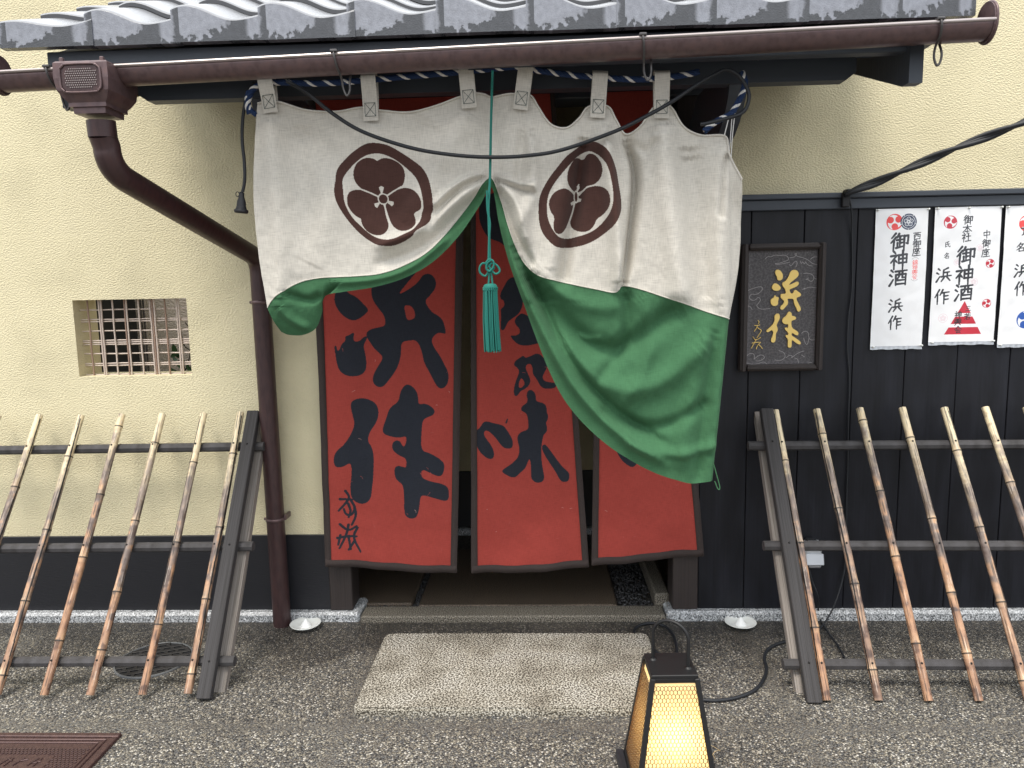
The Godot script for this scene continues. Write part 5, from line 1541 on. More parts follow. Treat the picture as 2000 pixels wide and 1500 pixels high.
	cord("thin_cable", "thin black cable running down the plank wall between the framed board and the posters", "cable", [Vector3(1.3231, 1.9044, 0.05), Vector3(1.3376, 1.849, 0.046), Vector3(1.3538, 1.7427, 0.022), Vector3(1.3624, 1.5229, 0.022), Vector3(1.3521, 1.3895, 0.022), Vector3(1.3529, 1.2545, 0.022), Vector3(1.367, 1.1177, 0.022), Vector3(1.3696, 0.9334, 0.022), Vector3(1.3745, 0.7464, 0.022), Vector3(1.3754, 0.6044, 0.022), Vector3(1.38, 0.3642, 0.022), Vector3(1.373, 0.2211, 0.03), Vector3(1.333, 0.1116, 0.06), Vector3(1.2873, 0.0397, 0.09), Vector3(1.2122, 0.008, 0.1608), Vector3(1.1352, 0.008, 0.2142)], 0.0038, M.cable)
	cord("outlet_lead", "black lead dropping from the metal outlet box to the pavement behind the right fence", "cable", [Vector3(1.1965, 0.2825, 0.06), Vector3(1.2179, 0.1995, 0.065), Vector3(1.2437, 0.1284, 0.07), Vector3(1.2691, 0.012, 0.0302), Vector3(1.2508, 0.012, 0.1888), Vector3(1.2464, 0.012, 0.302), Vector3(1.2323, 0.012, 0.412)], 0.0042, M.cable)
	cord("lamp_lead", "black lead snaking over the pavement from the lit floor lantern towards the right fence", "cable", [Vector3(0.5673, 0.009, 0.7186), Vector3(0.6378, 0.009, 0.7253), Vector3(0.7187, 0.009, 0.7042), Vector3(0.8004, 0.009, 0.6504), Vector3(0.8576, 0.009, 0.5681), Vector3(0.8911, 0.009, 0.4892), Vector3(0.9077, 0.009, 0.406), Vector3(0.9447, 0.009, 0.3317), Vector3(1.0032, 0.009, 0.2818), Vector3(1.0792, 0.009, 0.2493), Vector3(1.1566, 0.009, 0.2163)], 0.0065, M.cable)
	cord("coiled_lead", "black lead looped on the pavement behind the handle of the floor lantern", "cable", [Vector3(0.4979, 0.01, 0.429), Vector3(0.4621, 0.01, 0.3329), Vector3(0.4169, 0.01, 0.2495), Vector3(0.3993, 0.01, 0.1767), Vector3(0.4254, 0.01, 0.1162), Vector3(0.4855, 0.01, 0.0854), Vector3(0.5418, 0.01, 0.1116), Vector3(0.5664, 0.01, 0.1823), Vector3(0.5672, 0.01, 0.2781), Vector3(0.5501, 0.01, 0.4077)], 0.0065, M.cable)
	cord("wall_hose", "short thick black hose at the foot of the plank wall behind the right fence", "cable", [Vector3(1.123, 0.114, 0.075), Vector3(1.116, 0.06, 0.08), Vector3(1.1056, 0.014, 0.1225), Vector3(1.0916, 0.014, 0.2118)], 0.009, M.black)
	var ob := thing("outlet_box", "small silver outdoor outlet box low on the plank wall behind the right fence", "outlet box", Vector3(1.2256, 0.3183, 0.0135))
	var bx := begin()
	box(bx, Vector3(-0.038, -0.062, 0.0), Vector3(0.036, 0.06, 0.045), 0.006)
	part("box", bx, M.steel, ob)
	var fl := begin()
	box(fl, Vector3(-0.040, -0.055, 0.046), Vector3(0.040, -0.003, 0.056), 0.003, Transform3D(Basis(Vector3.RIGHT, -0.25), Vector3.ZERO))
	part("cover_flap", fl, M.steel, ob)
	var hb := begin()
	box(hb, Vector3(-0.030, 0.061, 0.004), Vector3(0.012, 0.070, 0.04), 0.003)
	part("cap", hb, M.black, ob)

func tassel() -> void:
	var t := thing("tassel", "teal green silk tassel on a long cord tying up the middle of the curtain", "tassel", Vector3(-0.1629, 1.3391, 0.87))
	var o := t.position
	var c := begin()
	var p := []
	for v in [Vector3(-0.14, 2.2403, 0.85), Vector3(-0.1487, 2.0789, 0.85), Vector3(-0.156, 1.9096, 0.85)]: p.append(v - o)
	for v in [Vector3(-0.1619, 1.8176, 0.87), Vector3(-0.1618, 1.7521, 0.87), Vector3(-0.1615, 1.6197, 0.87)]: p.append(v - o)
	tube(c, curve(p, 6), 0.0042, 8)
	part("cord", c, M.teal, t)
	for q in [[Vector3(-0.1656, 1.8629, 0.873), Vector3(-0.1654, 1.801, 0.873), Vector3(-0.1581, 1.7583, 0.873), Vector3(-0.1627, 1.7025, 0.873), Vector3(-0.1662, 1.6281, 0.873)], [Vector3(-0.1647, 1.6197, 0.873), Vector3(-0.183, 1.6301, 0.873), Vector3(-0.1951, 1.617, 0.873), Vector3(-0.1939, 1.5986, 0.873), Vector3(-0.1773, 1.5883, 0.873), Vector3(-0.165, 1.6064, 0.873), Vector3(-0.1578, 1.6262, 0.873)], [Vector3(-0.1696, 1.6164, 0.876), Vector3(-0.1525, 1.6293, 0.876), Vector3(-0.1358, 1.619, 0.876), Vector3(-0.1295, 1.6023, 0.876), Vector3(-0.1431, 1.5942, 0.876), Vector3(-0.1564, 1.6062, 0.876), Vector3(-0.1645, 1.6196, 0.876)], [Vector3(-0.1741, 1.6297, 0.88), Vector3(-0.1637, 1.6411, 0.88), Vector3(-0.1504, 1.6358, 0.88), Vector3(-0.1491, 1.6192, 0.88), Vector3(-0.1629, 1.6029, 0.88), Vector3(-0.1728, 1.6131, 0.88), Vector3(-0.169, 1.6296, 0.88), Vector3(-0.1553, 1.6392, 0.88)], [Vector3(-0.1651, 1.6031, 0.872), Vector3(-0.1657, 1.578, 0.872), Vector3(-0.1679, 1.5597, 0.872)], [Vector3(-0.1584, 1.6029, 0.872), Vector3(-0.1556, 1.5778, 0.872), Vector3(-0.1543, 1.5594, 0.872)], [Vector3(-0.1764, 1.6132, 0.876), Vector3(-0.1598, 1.6029, 0.876), Vector3(-0.146, 1.6159, 0.876)]]:
		var kn := begin()
		var pts := []
		for v in q: pts.append(v - o)
		tube(kn, curve(pts, 6), 0.0034, 8)
		part("knot_loop", kn, M.teal, t)
	var h := begin()
	var y0: float = 1.5428 - o.y
	var x0: float = -0.1622 - o.x
	lathe(h, [Vector2(0.020, y0 - 0.004), Vector2(0.0235, y0), Vector2(0.0235, y0 + 0.006), Vector2(0.022, y0 + 0.014), Vector2(0.017, y0 + 0.019), Vector2(0.0, y0 + 0.021)], 20, Transform3D(Basis.IDENTITY, Vector3(x0, 0, 0)))
	for k in 20:
		var a := TAU * k / 20.0
		tube(h, [Vector3(x0 + cos(a) * 0.0235, y0 - 0.002, sin(a) * 0.0235), Vector3(x0 + cos(a + 0.25) * 0.0238, y0 + 0.008, sin(a + 0.25) * 0.0238)], 0.0022, 5)
	part("head", h, M.teal, t)
	var f := begin()
	for k in 90:
		var a := rng.randf() * TAU
		var rr := 0.0225 * (1.0 if k < 60 else sqrt(rng.randf()))
		var x := cos(a) * rr + x0
		var z := sin(a) * rr
		var end := rng.randf_range(-0.004, 0.006)
		var dx := rng.randf_range(-0.002, 0.002) + (x - x0) * 0.16
		tube(f, [Vector3(x * 1.0, y0, z), Vector3(x + dx * 0.5 + 0.001 * sin(k), y0 * 0.5, z * 1.05), Vector3(x + dx + 0.0035, end, z * 1.12)], 0.0016, 5)
	tag(part("fringe", f, M.teal, t), "", "", "", "stuff")

# ---------------------------------------------------------------- signs
func name_board() -> void:
	var z := 0.06
	var tl := Vector3(0.8822, 1.7137, 0.06)
	var tr := Vector3(1.2357, 1.7147, 0.06)
	var br := Vector3(1.233, 1.1606, 0.06)
	var bl := Vector3(0.8713, 1.1617, 0.06)
	var t := thing("name_board", "framed dark slate sign with two gold raised characters on the plank wall", "sign", Vector3((bl.x + br.x) / 2.0, (bl.y + br.y) / 2.0, 0.014))
	var o := t.position
	var x0 := (tl.x + bl.x) / 2.0
	var x1 := (tr.x + br.x) / 2.0
	var y0 := bl.y
	var y1 := tr.y
	var w := 0.029
	for q in [[Vector3(x0, y0, 0.012), Vector3(x0 + w, y1, 0.062)], [Vector3(x1 - w, y0, 0.012), Vector3(x1, y1, 0.062)], [Vector3(x0 + w, y1 - w, 0.012), Vector3(x1 - w, y1, 0.0615)], [Vector3(x0 + w, y0, 0.012), Vector3(x1 - w, y0 + w, 0.0615)]]:
		var f := begin()
		box(f, q[0] - o, q[1] - o, 0.006)
		var thin: Vector3 = q[1] - q[0]
		var mid := Vector3(0.008, 0, 0) if thin.x < thin.y else Vector3(0, 0.008, 0)
		box(f, q[0] - o + mid + Vector3(0.0, 0.0, 0.048), q[1] - o - mid + Vector3(0, 0, 0.006), 0.003)
		part("frame_rail", f, M.post, t)
	# slate with faint chalk-white clouds and waves
	var s := Sheet.new(Vector2(x0 + w, y0 + w), Vector2(x1 - w, y1 - w), 1500.0, Color(0.30, 0.29, 0.31))
	var nb := noise(256, 256, 0.05, 4, FastNoiseLite.TYPE_SIMPLEX, 91)
	for y in s.im.get_height():
		for x in s.im.get_width():
			var g := nb[(y % 256) * 256 + x % 256] / 255.0
			var e := minf(minf(x, s.im.get_width() - x), minf(y, s.im.get_height() - y)) / 40.0
			var v := 0.21 + 0.17 * g + 0.07 * clampf(1.0 - e, 0, 1)
			s.im.set_pixel(x, y, Color(v * 1.02, v * 0.98, v * 1.0))
	var chalk := Color(0.62, 0.60, 0.60)
	for q in [[0.9805,1.649, 0.9929,1.6614, 1.0057,1.6569, 1.0223,1.6671, 1.0436,1.6624, 1.0604,1.6663, 1.0796,1.6575, 1.0821,1.6426, 1.0653,1.6387, 1.0465,1.6307, 1.0191,1.6291, 1.0361,1.6245, 1.0698,1.6302, 1.0866,1.6341], [1.0861,1.6531, 1.1071,1.6548, 1.1172,1.6693, 1.1108,1.6724, 1.1067,1.6674, 1.1197,1.6566, 1.1452,1.6519, 1.1666,1.6409, 1.1839,1.6257, 1.2052,1.621], [1.0869,1.6235, 1.0914,1.6149, 1.1117,1.642, 1.1205,1.6291, 1.1126,1.6124], [1.1308,1.6374, 1.1376,1.6246, 1.1414,1.6372, 1.1503,1.6222, 1.1541,1.6369, 1.163,1.6198, 1.1843,1.6151], [1.1749,1.6449, 1.1872,1.6552, 1.2104,1.6526], [1.1472,1.5841, 1.1683,1.5858, 1.1897,1.5769, 1.1925,1.5556, 1.178,1.5474, 1.1649,1.5604, 1.1566,1.5563, 1.169,1.5646], [1.19,1.5684, 1.1987,1.5597, 1.2135,1.5594], [1.1452,1.514, 1.1576,1.5244, 1.1494,1.5139, 1.1702,1.5263, 1.2127,1.5212], [0.9011,1.4973, 0.9113,1.5185, 0.9409,1.5265, 0.9621,1.5325, 0.975,1.5258, 0.9669,1.5089, 0.9459,1.4964, 0.9244,1.5011, 0.9141,1.4842, 0.9294,1.471, 0.9464,1.475, 0.9546,1.4877, 0.9677,1.4746, 0.9553,1.4576, 0.9469,1.4492, 0.9644,1.4317, 1.007,1.4352], [0.9021,1.4479, 0.9213,1.4475, 0.9302,1.4323], [1.1467,1.3248, 1.1592,1.3354, 1.1765,1.3286, 1.1772,1.3069, 1.1861,1.2938, 1.2074,1.2956], [1.1559,1.3029, 1.1653,1.2767, 1.1739,1.2744, 1.1795,1.3025], [0.9047,1.2199, 0.9173,1.2372, 0.9388,1.2412, 0.9478,1.2236, 0.9394,1.2106, 0.9648,1.2321, 0.982,1.2318, 0.991,1.2185, 0.9697,1.2057, 0.9525,1.206], [0.9008,1.2024, 0.9226,1.1933, 0.9442,1.1908, 0.9657,1.1948, 0.987,1.2033, 1.0003,1.1899, 1.0133,1.1875], [1.0342,1.2091, 1.0602,1.2043, 1.0812,1.2215, 1.072,1.2434, 1.0503,1.2503], [1.0813,1.2171, 1.0981,1.2299, 1.1111,1.2253, 1.1029,1.2145, 1.1322,1.2381, 1.1577,1.2464], [1.12,1.2165, 1.133,1.2119, 1.1378,1.1943], [1.1766,1.1893, 1.1892,1.1979, 1.2024,1.1889], [1.1496,1.2291, 1.1628,1.2201]]:
		s.line(rounded(pairs(q), 2, false), 0.0021, chalk)
	for k in 60:
		var p := Vector2(rng.randf_range(s.lo.x, s.hi.x), rng.randf_range(s.lo.y, s.hi.y))
		if p.y > s.hi.y - 0.12 or p.y < s.lo.y + 0.12: s.disc(p, 0.0011, chalk)
	var m := mat(Color.WHITE, 0.6)
	m.albedo_texture = s.texture()
	var sl := begin()
	face(sl, [Vector3(s.lo.x, s.lo.y, 0.036) - o, Vector3(s.hi.x, s.lo.y, 0.036) - o, Vector3(s.hi.x, s.hi.y, 0.036) - o, Vector3(s.lo.x, s.hi.y, 0.036) - o], Vector3.BACK, [Vector2(0, 1), Vector2(1, 1), Vector2(1, 0), Vector2(0, 0)])
	box(sl, Vector3(s.lo.x - 0.004, s.lo.y - 0.004, 0.016) - o, Vector3(s.hi.x + 0.004, s.hi.y + 0.004, 0.0355) - o, 0.0)
	part("slate", sl, m, t)
	var gold := mat(lin(0.90, 0.64, 0.19), 0.4, 0.1)
	for q in [[1.0241,1.5972, 1.0303,1.6035, 1.0431,1.6011, 1.054,1.5881, 1.0578,1.5732, 1.0548,1.5605, 1.0443,1.5552, 1.0345,1.5588, 1.0324,1.5716, 1.0245,1.5845], [1.011,1.5294, 1.0171,1.5421, 1.0276,1.5448, 1.0406,1.5373, 1.0493,1.5265, 1.0475,1.5159, 1.0349,1.511, 1.0221,1.5129, 1.0125,1.5208], [1.0062,1.4674, 1.0102,1.4781, 1.0208,1.4821, 1.0227,1.4907, 1.0269,1.4927, 1.0313,1.4841, 1.0398,1.4861, 1.0422,1.4775, 1.0381,1.469, 1.0406,1.456, 1.0344,1.4476, 1.0217,1.4457, 1.0109,1.4523],
		[1.0554,1.5392, 1.0573,1.5477, 1.0678,1.5517, 1.0759,1.5622, 1.084,1.5769, 1.0878,1.5917, 1.1002,1.6008, 1.1151,1.5996, 1.1239,1.5888, 1.1242,1.5761, 1.1161,1.5656, 1.1016,1.5553, 1.0891,1.5449, 1.0831,1.5344, 1.0936,1.5384, 1.1103,1.5466, 1.1208,1.5507, 1.1273,1.5441, 1.1234,1.5336, 1.1109,1.5253, 1.092,1.5193, 1.0858,1.5151, 1.0926,1.4979, 1.1032,1.4998, 1.107,1.5126, 1.1155,1.5145, 1.122,1.508, 1.135,1.4992, 1.1383,1.4906, 1.1312,1.4843, 1.1165,1.4803, 1.1212,1.4652, 1.1324,1.4457, 1.1392,1.4306, 1.1352,1.4221, 1.1268,1.4179, 1.12,1.4331, 1.1087,1.4548, 1.106,1.4762, 1.0911,1.4765, 1.0783,1.4768, 1.083,1.4638, 1.0812,1.451, 1.0708,1.4405, 1.0626,1.4299, 1.0541,1.4287, 1.0488,1.4366, 1.0515,1.4451, 1.064,1.4556, 1.0658,1.4684, 1.0528,1.4773, 1.0481,1.4945, 1.0565,1.4986, 1.0735,1.4983, 1.0686,1.5197, 1.0599,1.5284],
		[1.025,1.4004, 1.0311,1.4111, 1.0417,1.4139, 1.0483,1.4064, 1.0487,1.3914, 1.0427,1.3785, 1.0345,1.3635, 1.0391,1.3526, 1.0415,1.3396, 1.0333,1.3267, 1.0338,1.3094, 1.0321,1.292, 1.0258,1.2856, 1.015,1.288, 1.0126,1.2989, 1.0207,1.3183, 1.0224,1.3356, 1.0137,1.3423, 1.0011,1.3316, 0.9924,1.334, 0.9923,1.3405, 1.0049,1.3511, 1.0195,1.366, 1.0276,1.3831],
		[1.0595,1.3868, 1.0657,1.3954, 1.0783,1.4037, 1.0822,1.4166, 1.0905,1.422, 1.0993,1.4141, 1.0996,1.4012, 1.1103,1.401, 1.1199,1.3944, 1.1171,1.3858, 1.1023,1.3818, 1.0982,1.3775, 1.1011,1.3494, 1.1163,1.3405, 1.1316,1.3294, 1.1299,1.3164, 1.1213,1.3166, 1.1038,1.3299, 1.0999,1.3169, 1.1174,1.3058, 1.1392,1.2902, 1.1438,1.2793, 1.1354,1.2751, 1.1179,1.2862, 1.1026,1.2995, 1.1035,1.2691, 1.0994,1.2626, 1.0886,1.2628, 1.0862,1.2737, 1.0876,1.2998, 1.0766,1.3108, 1.0763,1.3195, 1.0871,1.3171, 1.0876,1.3301, 1.0736,1.3412, 1.0712,1.3499, 1.0797,1.3519, 1.0862,1.3475, 1.0865,1.3669, 1.0729,1.365, 1.0607,1.3739]]:
		var g := begin()
		var poly := rounded(pairs(q), 2)
		for i in poly.size(): poly[i] -= Vector2(o.x, o.y)
		prism(g, poly, 0.036 - o.z, 0.043 - o.z)
		part("gold_stroke", g, gold, t)
	for q in [[0.9548,1.3853, 0.9614,1.3778, 0.9565,1.3692], [0.9403,1.363, 0.9532,1.3619, 0.9643,1.3648], [0.9541,1.3619, 0.9492,1.3499, 0.9401,1.3362], [0.9534,1.3541, 0.9643,1.3453, 0.973,1.3408, 0.9627,1.3236, 0.9523,1.3077], [0.935,1.3132, 0.9417,1.3023, 0.9504,1.2978, 0.9694,1.3096], [0.9503,1.3021, 0.94,1.2827, 0.9288,1.2624], [0.9313,1.285, 0.9506,1.289, 0.97,1.2878], [0.9699,1.2887, 0.9552,1.275, 0.95,1.2577], [0.9594,1.2802, 0.9704,1.2691, 0.9779,1.2594]]:
		var g := begin()
		var line := []
		for v in rounded(pairs(q), 2, false): line.append(Vector3(v.x, v.y, 0.039) - o)
		tube(g, line, 0.0017, 6)
		part("gold_stroke", g, gold, t)

func poster(called_label: String, tl: Vector2, w: float, h: float, draw: int) -> void:
	var s := Sheet.new(Vector2.ZERO, Vector2(w, h), 1300.0, Color(0.93, 0.935, 0.945))
	var k := Color(0.13, 0.14, 0.17)
	var paper := Color(0.93, 0.935, 0.945)
	var red := Color(0.90, 0.22, 0.21)
	var wine := Color(0.76, 0.13, 0.22)
	if draw == 0:
		tomoe(s, Vector2(w * 0.36, h * 0.905), 0.0345, red, paper, 0.6)
		var c := Vector2(w * 0.625, h * 0.905)
		var navy := Color(0.13, 0.19, 0.31)
		s.disc(c, 0.0345, navy)
		for i in 5:
			var a := TAU * i / 5.0 + PI / 2.0
			s.line(PackedVector2Array([c + Vector2(cos(a + 0.63), sin(a + 0.63)) * 0.027, c + Vector2(cos(a + 0.63), sin(a + 0.63)) * 0.0348]), 0.0025, paper)
			var ring := PackedVector2Array()
			for j in 9: ring.append(c + Vector2(cos(a - 0.5 + j * 0.125), sin(a - 0.5 + j * 0.125)) * 0.0275)
			s.line(ring, 0.0022, paper)
			s.disc(c + Vector2(cos(a), sin(a)) * 0.0125, 0.0085, paper)
			s.disc(c + Vector2(cos(a), sin(a)) * 0.0125, 0.0062, navy)
			s.line(PackedVector2Array([c, c + Vector2(cos(a), sin(a)) * 0.014]), 0.0016, paper)
		s.disc(c, 0.005, paper)
		s.disc(c, 0.0032, navy)
		for q in [["御", 0.475, 0.762, 0.083], ["神", 0.475, 0.632, 0.083], ["酒", 0.47, 0.506, 0.080], ["浜", 0.45, 0.302, 0.062], ["作", 0.45, 0.176, 0.062], ["西", 0.80, 0.802, 0.036], ["御", 0.80, 0.745, 0.038], ["座", 0.80, 0.687, 0.038]]:
			write(s, q[0], Vector2(w * q[1], h * q[2]), q[3], k, 0.125)
		for q in [["錦", 0.785, 0.610], ["神", 0.785, 0.575], ["輿", 0.785, 0.541], ["会", 0.785, 0.507]]:
			write(s, q[0], Vector2(w * q[1], h * q[2]), 0.025, Color(0.93, 0.42, 0.42), 0.1)
		for v in [[0.648, 1.0], [0.478, -1.0]]:
			var arc := PackedVector2Array()
			for i in 7: arc.append(Vector2(w * (0.785 + (i - 3) * 0.022), h * (v[0] - v[1] * 0.0014 * (i - 3) * (i - 3))))
			s.line(arc, 0.0015, Color(0.6, 0.58, 0.6))
	elif draw == 1:
		tomoe(s, Vector2(w * 0.235, h * 0.891), 0.028, wine, paper, 0.3)
		for q in [[0.865, 0.582, 0.019], [0.85, 0.286, 0.019]]: tomoe(s, Vector2(w * q[0], h * q[1]), q[2], wine, paper, 0.9)
		for q in [[0.20, 0.18, 0.020], [0.37, 0.595, 0.016], [0.70, 0.70, 0.016], [0.63, 0.448, 0.018]]:
			var c := Vector2(w * q[0], h * q[1])
			var pink := Color(0.90, 0.85, 0.87)
			s.disc(c, q[2], pink)
			s.disc(c, q[2] * 0.85, paper)
			for i in 5: s.disc(c + Vector2(sin(TAU * i / 5.0), cos(TAU * i / 5.0)) * q[2] * 0.42, q[2] * 0.3, pink)
		# a red triangle in three bands
		for q in [[0.306, 0.216, 0.0, 0.36], [0.190, 0.135, 0.46, 0.68], [0.110, 0.056, 0.78, 1.0]]:
			var c := w * 0.515
			var hw := w * 0.285
			s.fill(PackedVector2Array([Vector2(c - hw * q[2], h * q[0]), Vector2(c + hw * q[2], h * q[0]), Vector2(c + hw * q[3], h * q[1]), Vector2(c - hw * q[3], h * q[1])]), wine)
		for q in [["御", 0.50, 0.905, 0.042], ["本", 0.49, 0.836, 0.040], ["社", 0.485, 0.778, 0.042], ["中", 0.79, 0.797, 0.036], ["御", 0.79, 0.730, 0.038], ["座", 0.79, 0.660, 0.038], ["氏", 0.205, 0.728, 0.028], ["名", 0.205, 0.645, 0.026], ["浜", 0.175, 0.505, 0.067], ["作", 0.165, 0.342, 0.067], ["御", 0.495, 0.645, 0.084], ["神", 0.49, 0.500, 0.084], ["酒", 0.49, 0.372, 0.080], ["三", 0.575, 0.250, 0.026], ["若", 0.57, 0.190, 0.030], ["神", 0.43, 0.204, 0.033], ["輿", 0.43, 0.150, 0.033], ["会", 0.44, 0.090, 0.033]]:
			write(s, q[0], Vector2(w * q[1], h * q[2]), q[3], k, 0.12)
	else:
		tomoe(s, Vector2(w * 0.42, h * 0.875), 0.036, red, paper, 1.1)
		tomoe(s, Vector2(w * 0.50, h * 0.18), 0.038, Color(0.12, 0.33, 0.68), paper, 0.2)
		tomoe(s, Vector2(w * 0.98, h * 0.19), 0.034, Color(0.93, 0.55, 0.55), paper, 0.7)
		for q in [["貴", 0.40, 0.832, 0.050], ["名", 0.32, 0.705, 0.040], ["浜", 0.36, 0.540, 0.062], ["作", 0.38, 0.408, 0.062]]:
			write(s, q[0], Vector2(w * q[1], h * q[2]), q[3], k, 0.125)
	var m := mat(Color.WHITE, 0.32, 0.0, 0.6)
	m.albedo_texture = s.texture()
	m.clearcoat_enabled = true
	m.clearcoat = 0.5
	m.clearcoat_roughness = 0.12
	var t := thing("paper_poster", called_label, "poster", Vector3(tl.x, tl.y - h, 0.016), "white festival posters")
	var st := begin()
	var bump := FastNoiseLite.new()
	bump.seed = 12 + draw
	bump.frequency = 9.0
	bump.fractal_octaves = 3
	var nu := 24
	var nv := 60
	var lean := -0.012 * draw * 0.0
	var pt := func(u: float, v: float) -> Vector3:
		return Vector3(u * w + lean * (1.0 - v), v * h, 0.004 + 0.0022 * bump.get_noise_2d(u * w * 1.6, v * h) + 0.0035 * sin(v * PI) + 0.0025 * sin(u * PI))
	for i in nu:
		for j in nv:
			var c := []
			var uv := []
			for q in [[0, 0], [1, 0], [1, 1], [0, 1]]:
				var u: float = (i + q[0]) / float(nu)
				var v: float = (j + q[1]) / float(nv)
				c.append(pt.call(u, v))
				uv.append(Vector2(u, 1.0 - v))
			quad_smooth(st, c[0], c[1], c[2], c[3], uv[0], uv[1], uv[2], uv[3])
	part("paper", st, m, t)
	var f := begin()
	for i in nu:
		var a := Vector3(w * i / nu, 0, 0.004 + 0.002 * sin(i * 1.9))
		var b := Vector3(w * (i + 1) / nu, 0, 0.004 + 0.002 * sin((i + 1) * 1.9))
		quad_smooth(f, a + Vector3(0, -0.014 - 0.0015 * sin(i * 0.9), 0.001 + 0.002 * sin(i * 2.7)), b + Vector3(0, -0.014 - 0.0015 * sin((i + 1) * 0.9), 0.001 + 0.002 * sin((i + 1) * 2.7)), b, a, Vector2.ZERO, Vector2.ZERO, Vector2.ZERO, Vector2.ZERO)
	part("foil_strip", f, M.steel, t)
	for q in [[0.03, 1.0], [0.5, 1.0], [0.985, 1.0], [0.05, 0.005], [0.985, 0.012]]:
		if q[0] == 0.5 and draw != 1: continue
		var p := begin()
		lathe(p, [Vector2(0.0042, 0.0), Vector2(0.0046, 0.004), Vector2(0.003, 0.008), Vector2(0.0044, 0.013), Vector2(0.0, 0.014)], 10, Transform3D(Basis(Vector3.RIGHT, PI / 2), Vector3(q[0] * w, q[1] * h - 0.005, 0.004)))
		part("push_pin", p, M.china, t)

func posters() -> void:
	poster("narrow white poster with red and navy crests and black brush characters, beside the framed board", Vector2(1.452, 1.852), 0.222, 0.592, 0)
	poster("white poster with a red banded triangle near its foot", Vector2(1.702, 1.853), 0.279, 0.578, 1)
	poster("white poster with a blue comma crest, cut by the right edge", Vector2(1.998, 1.852), 0.222, 0.592, 2)

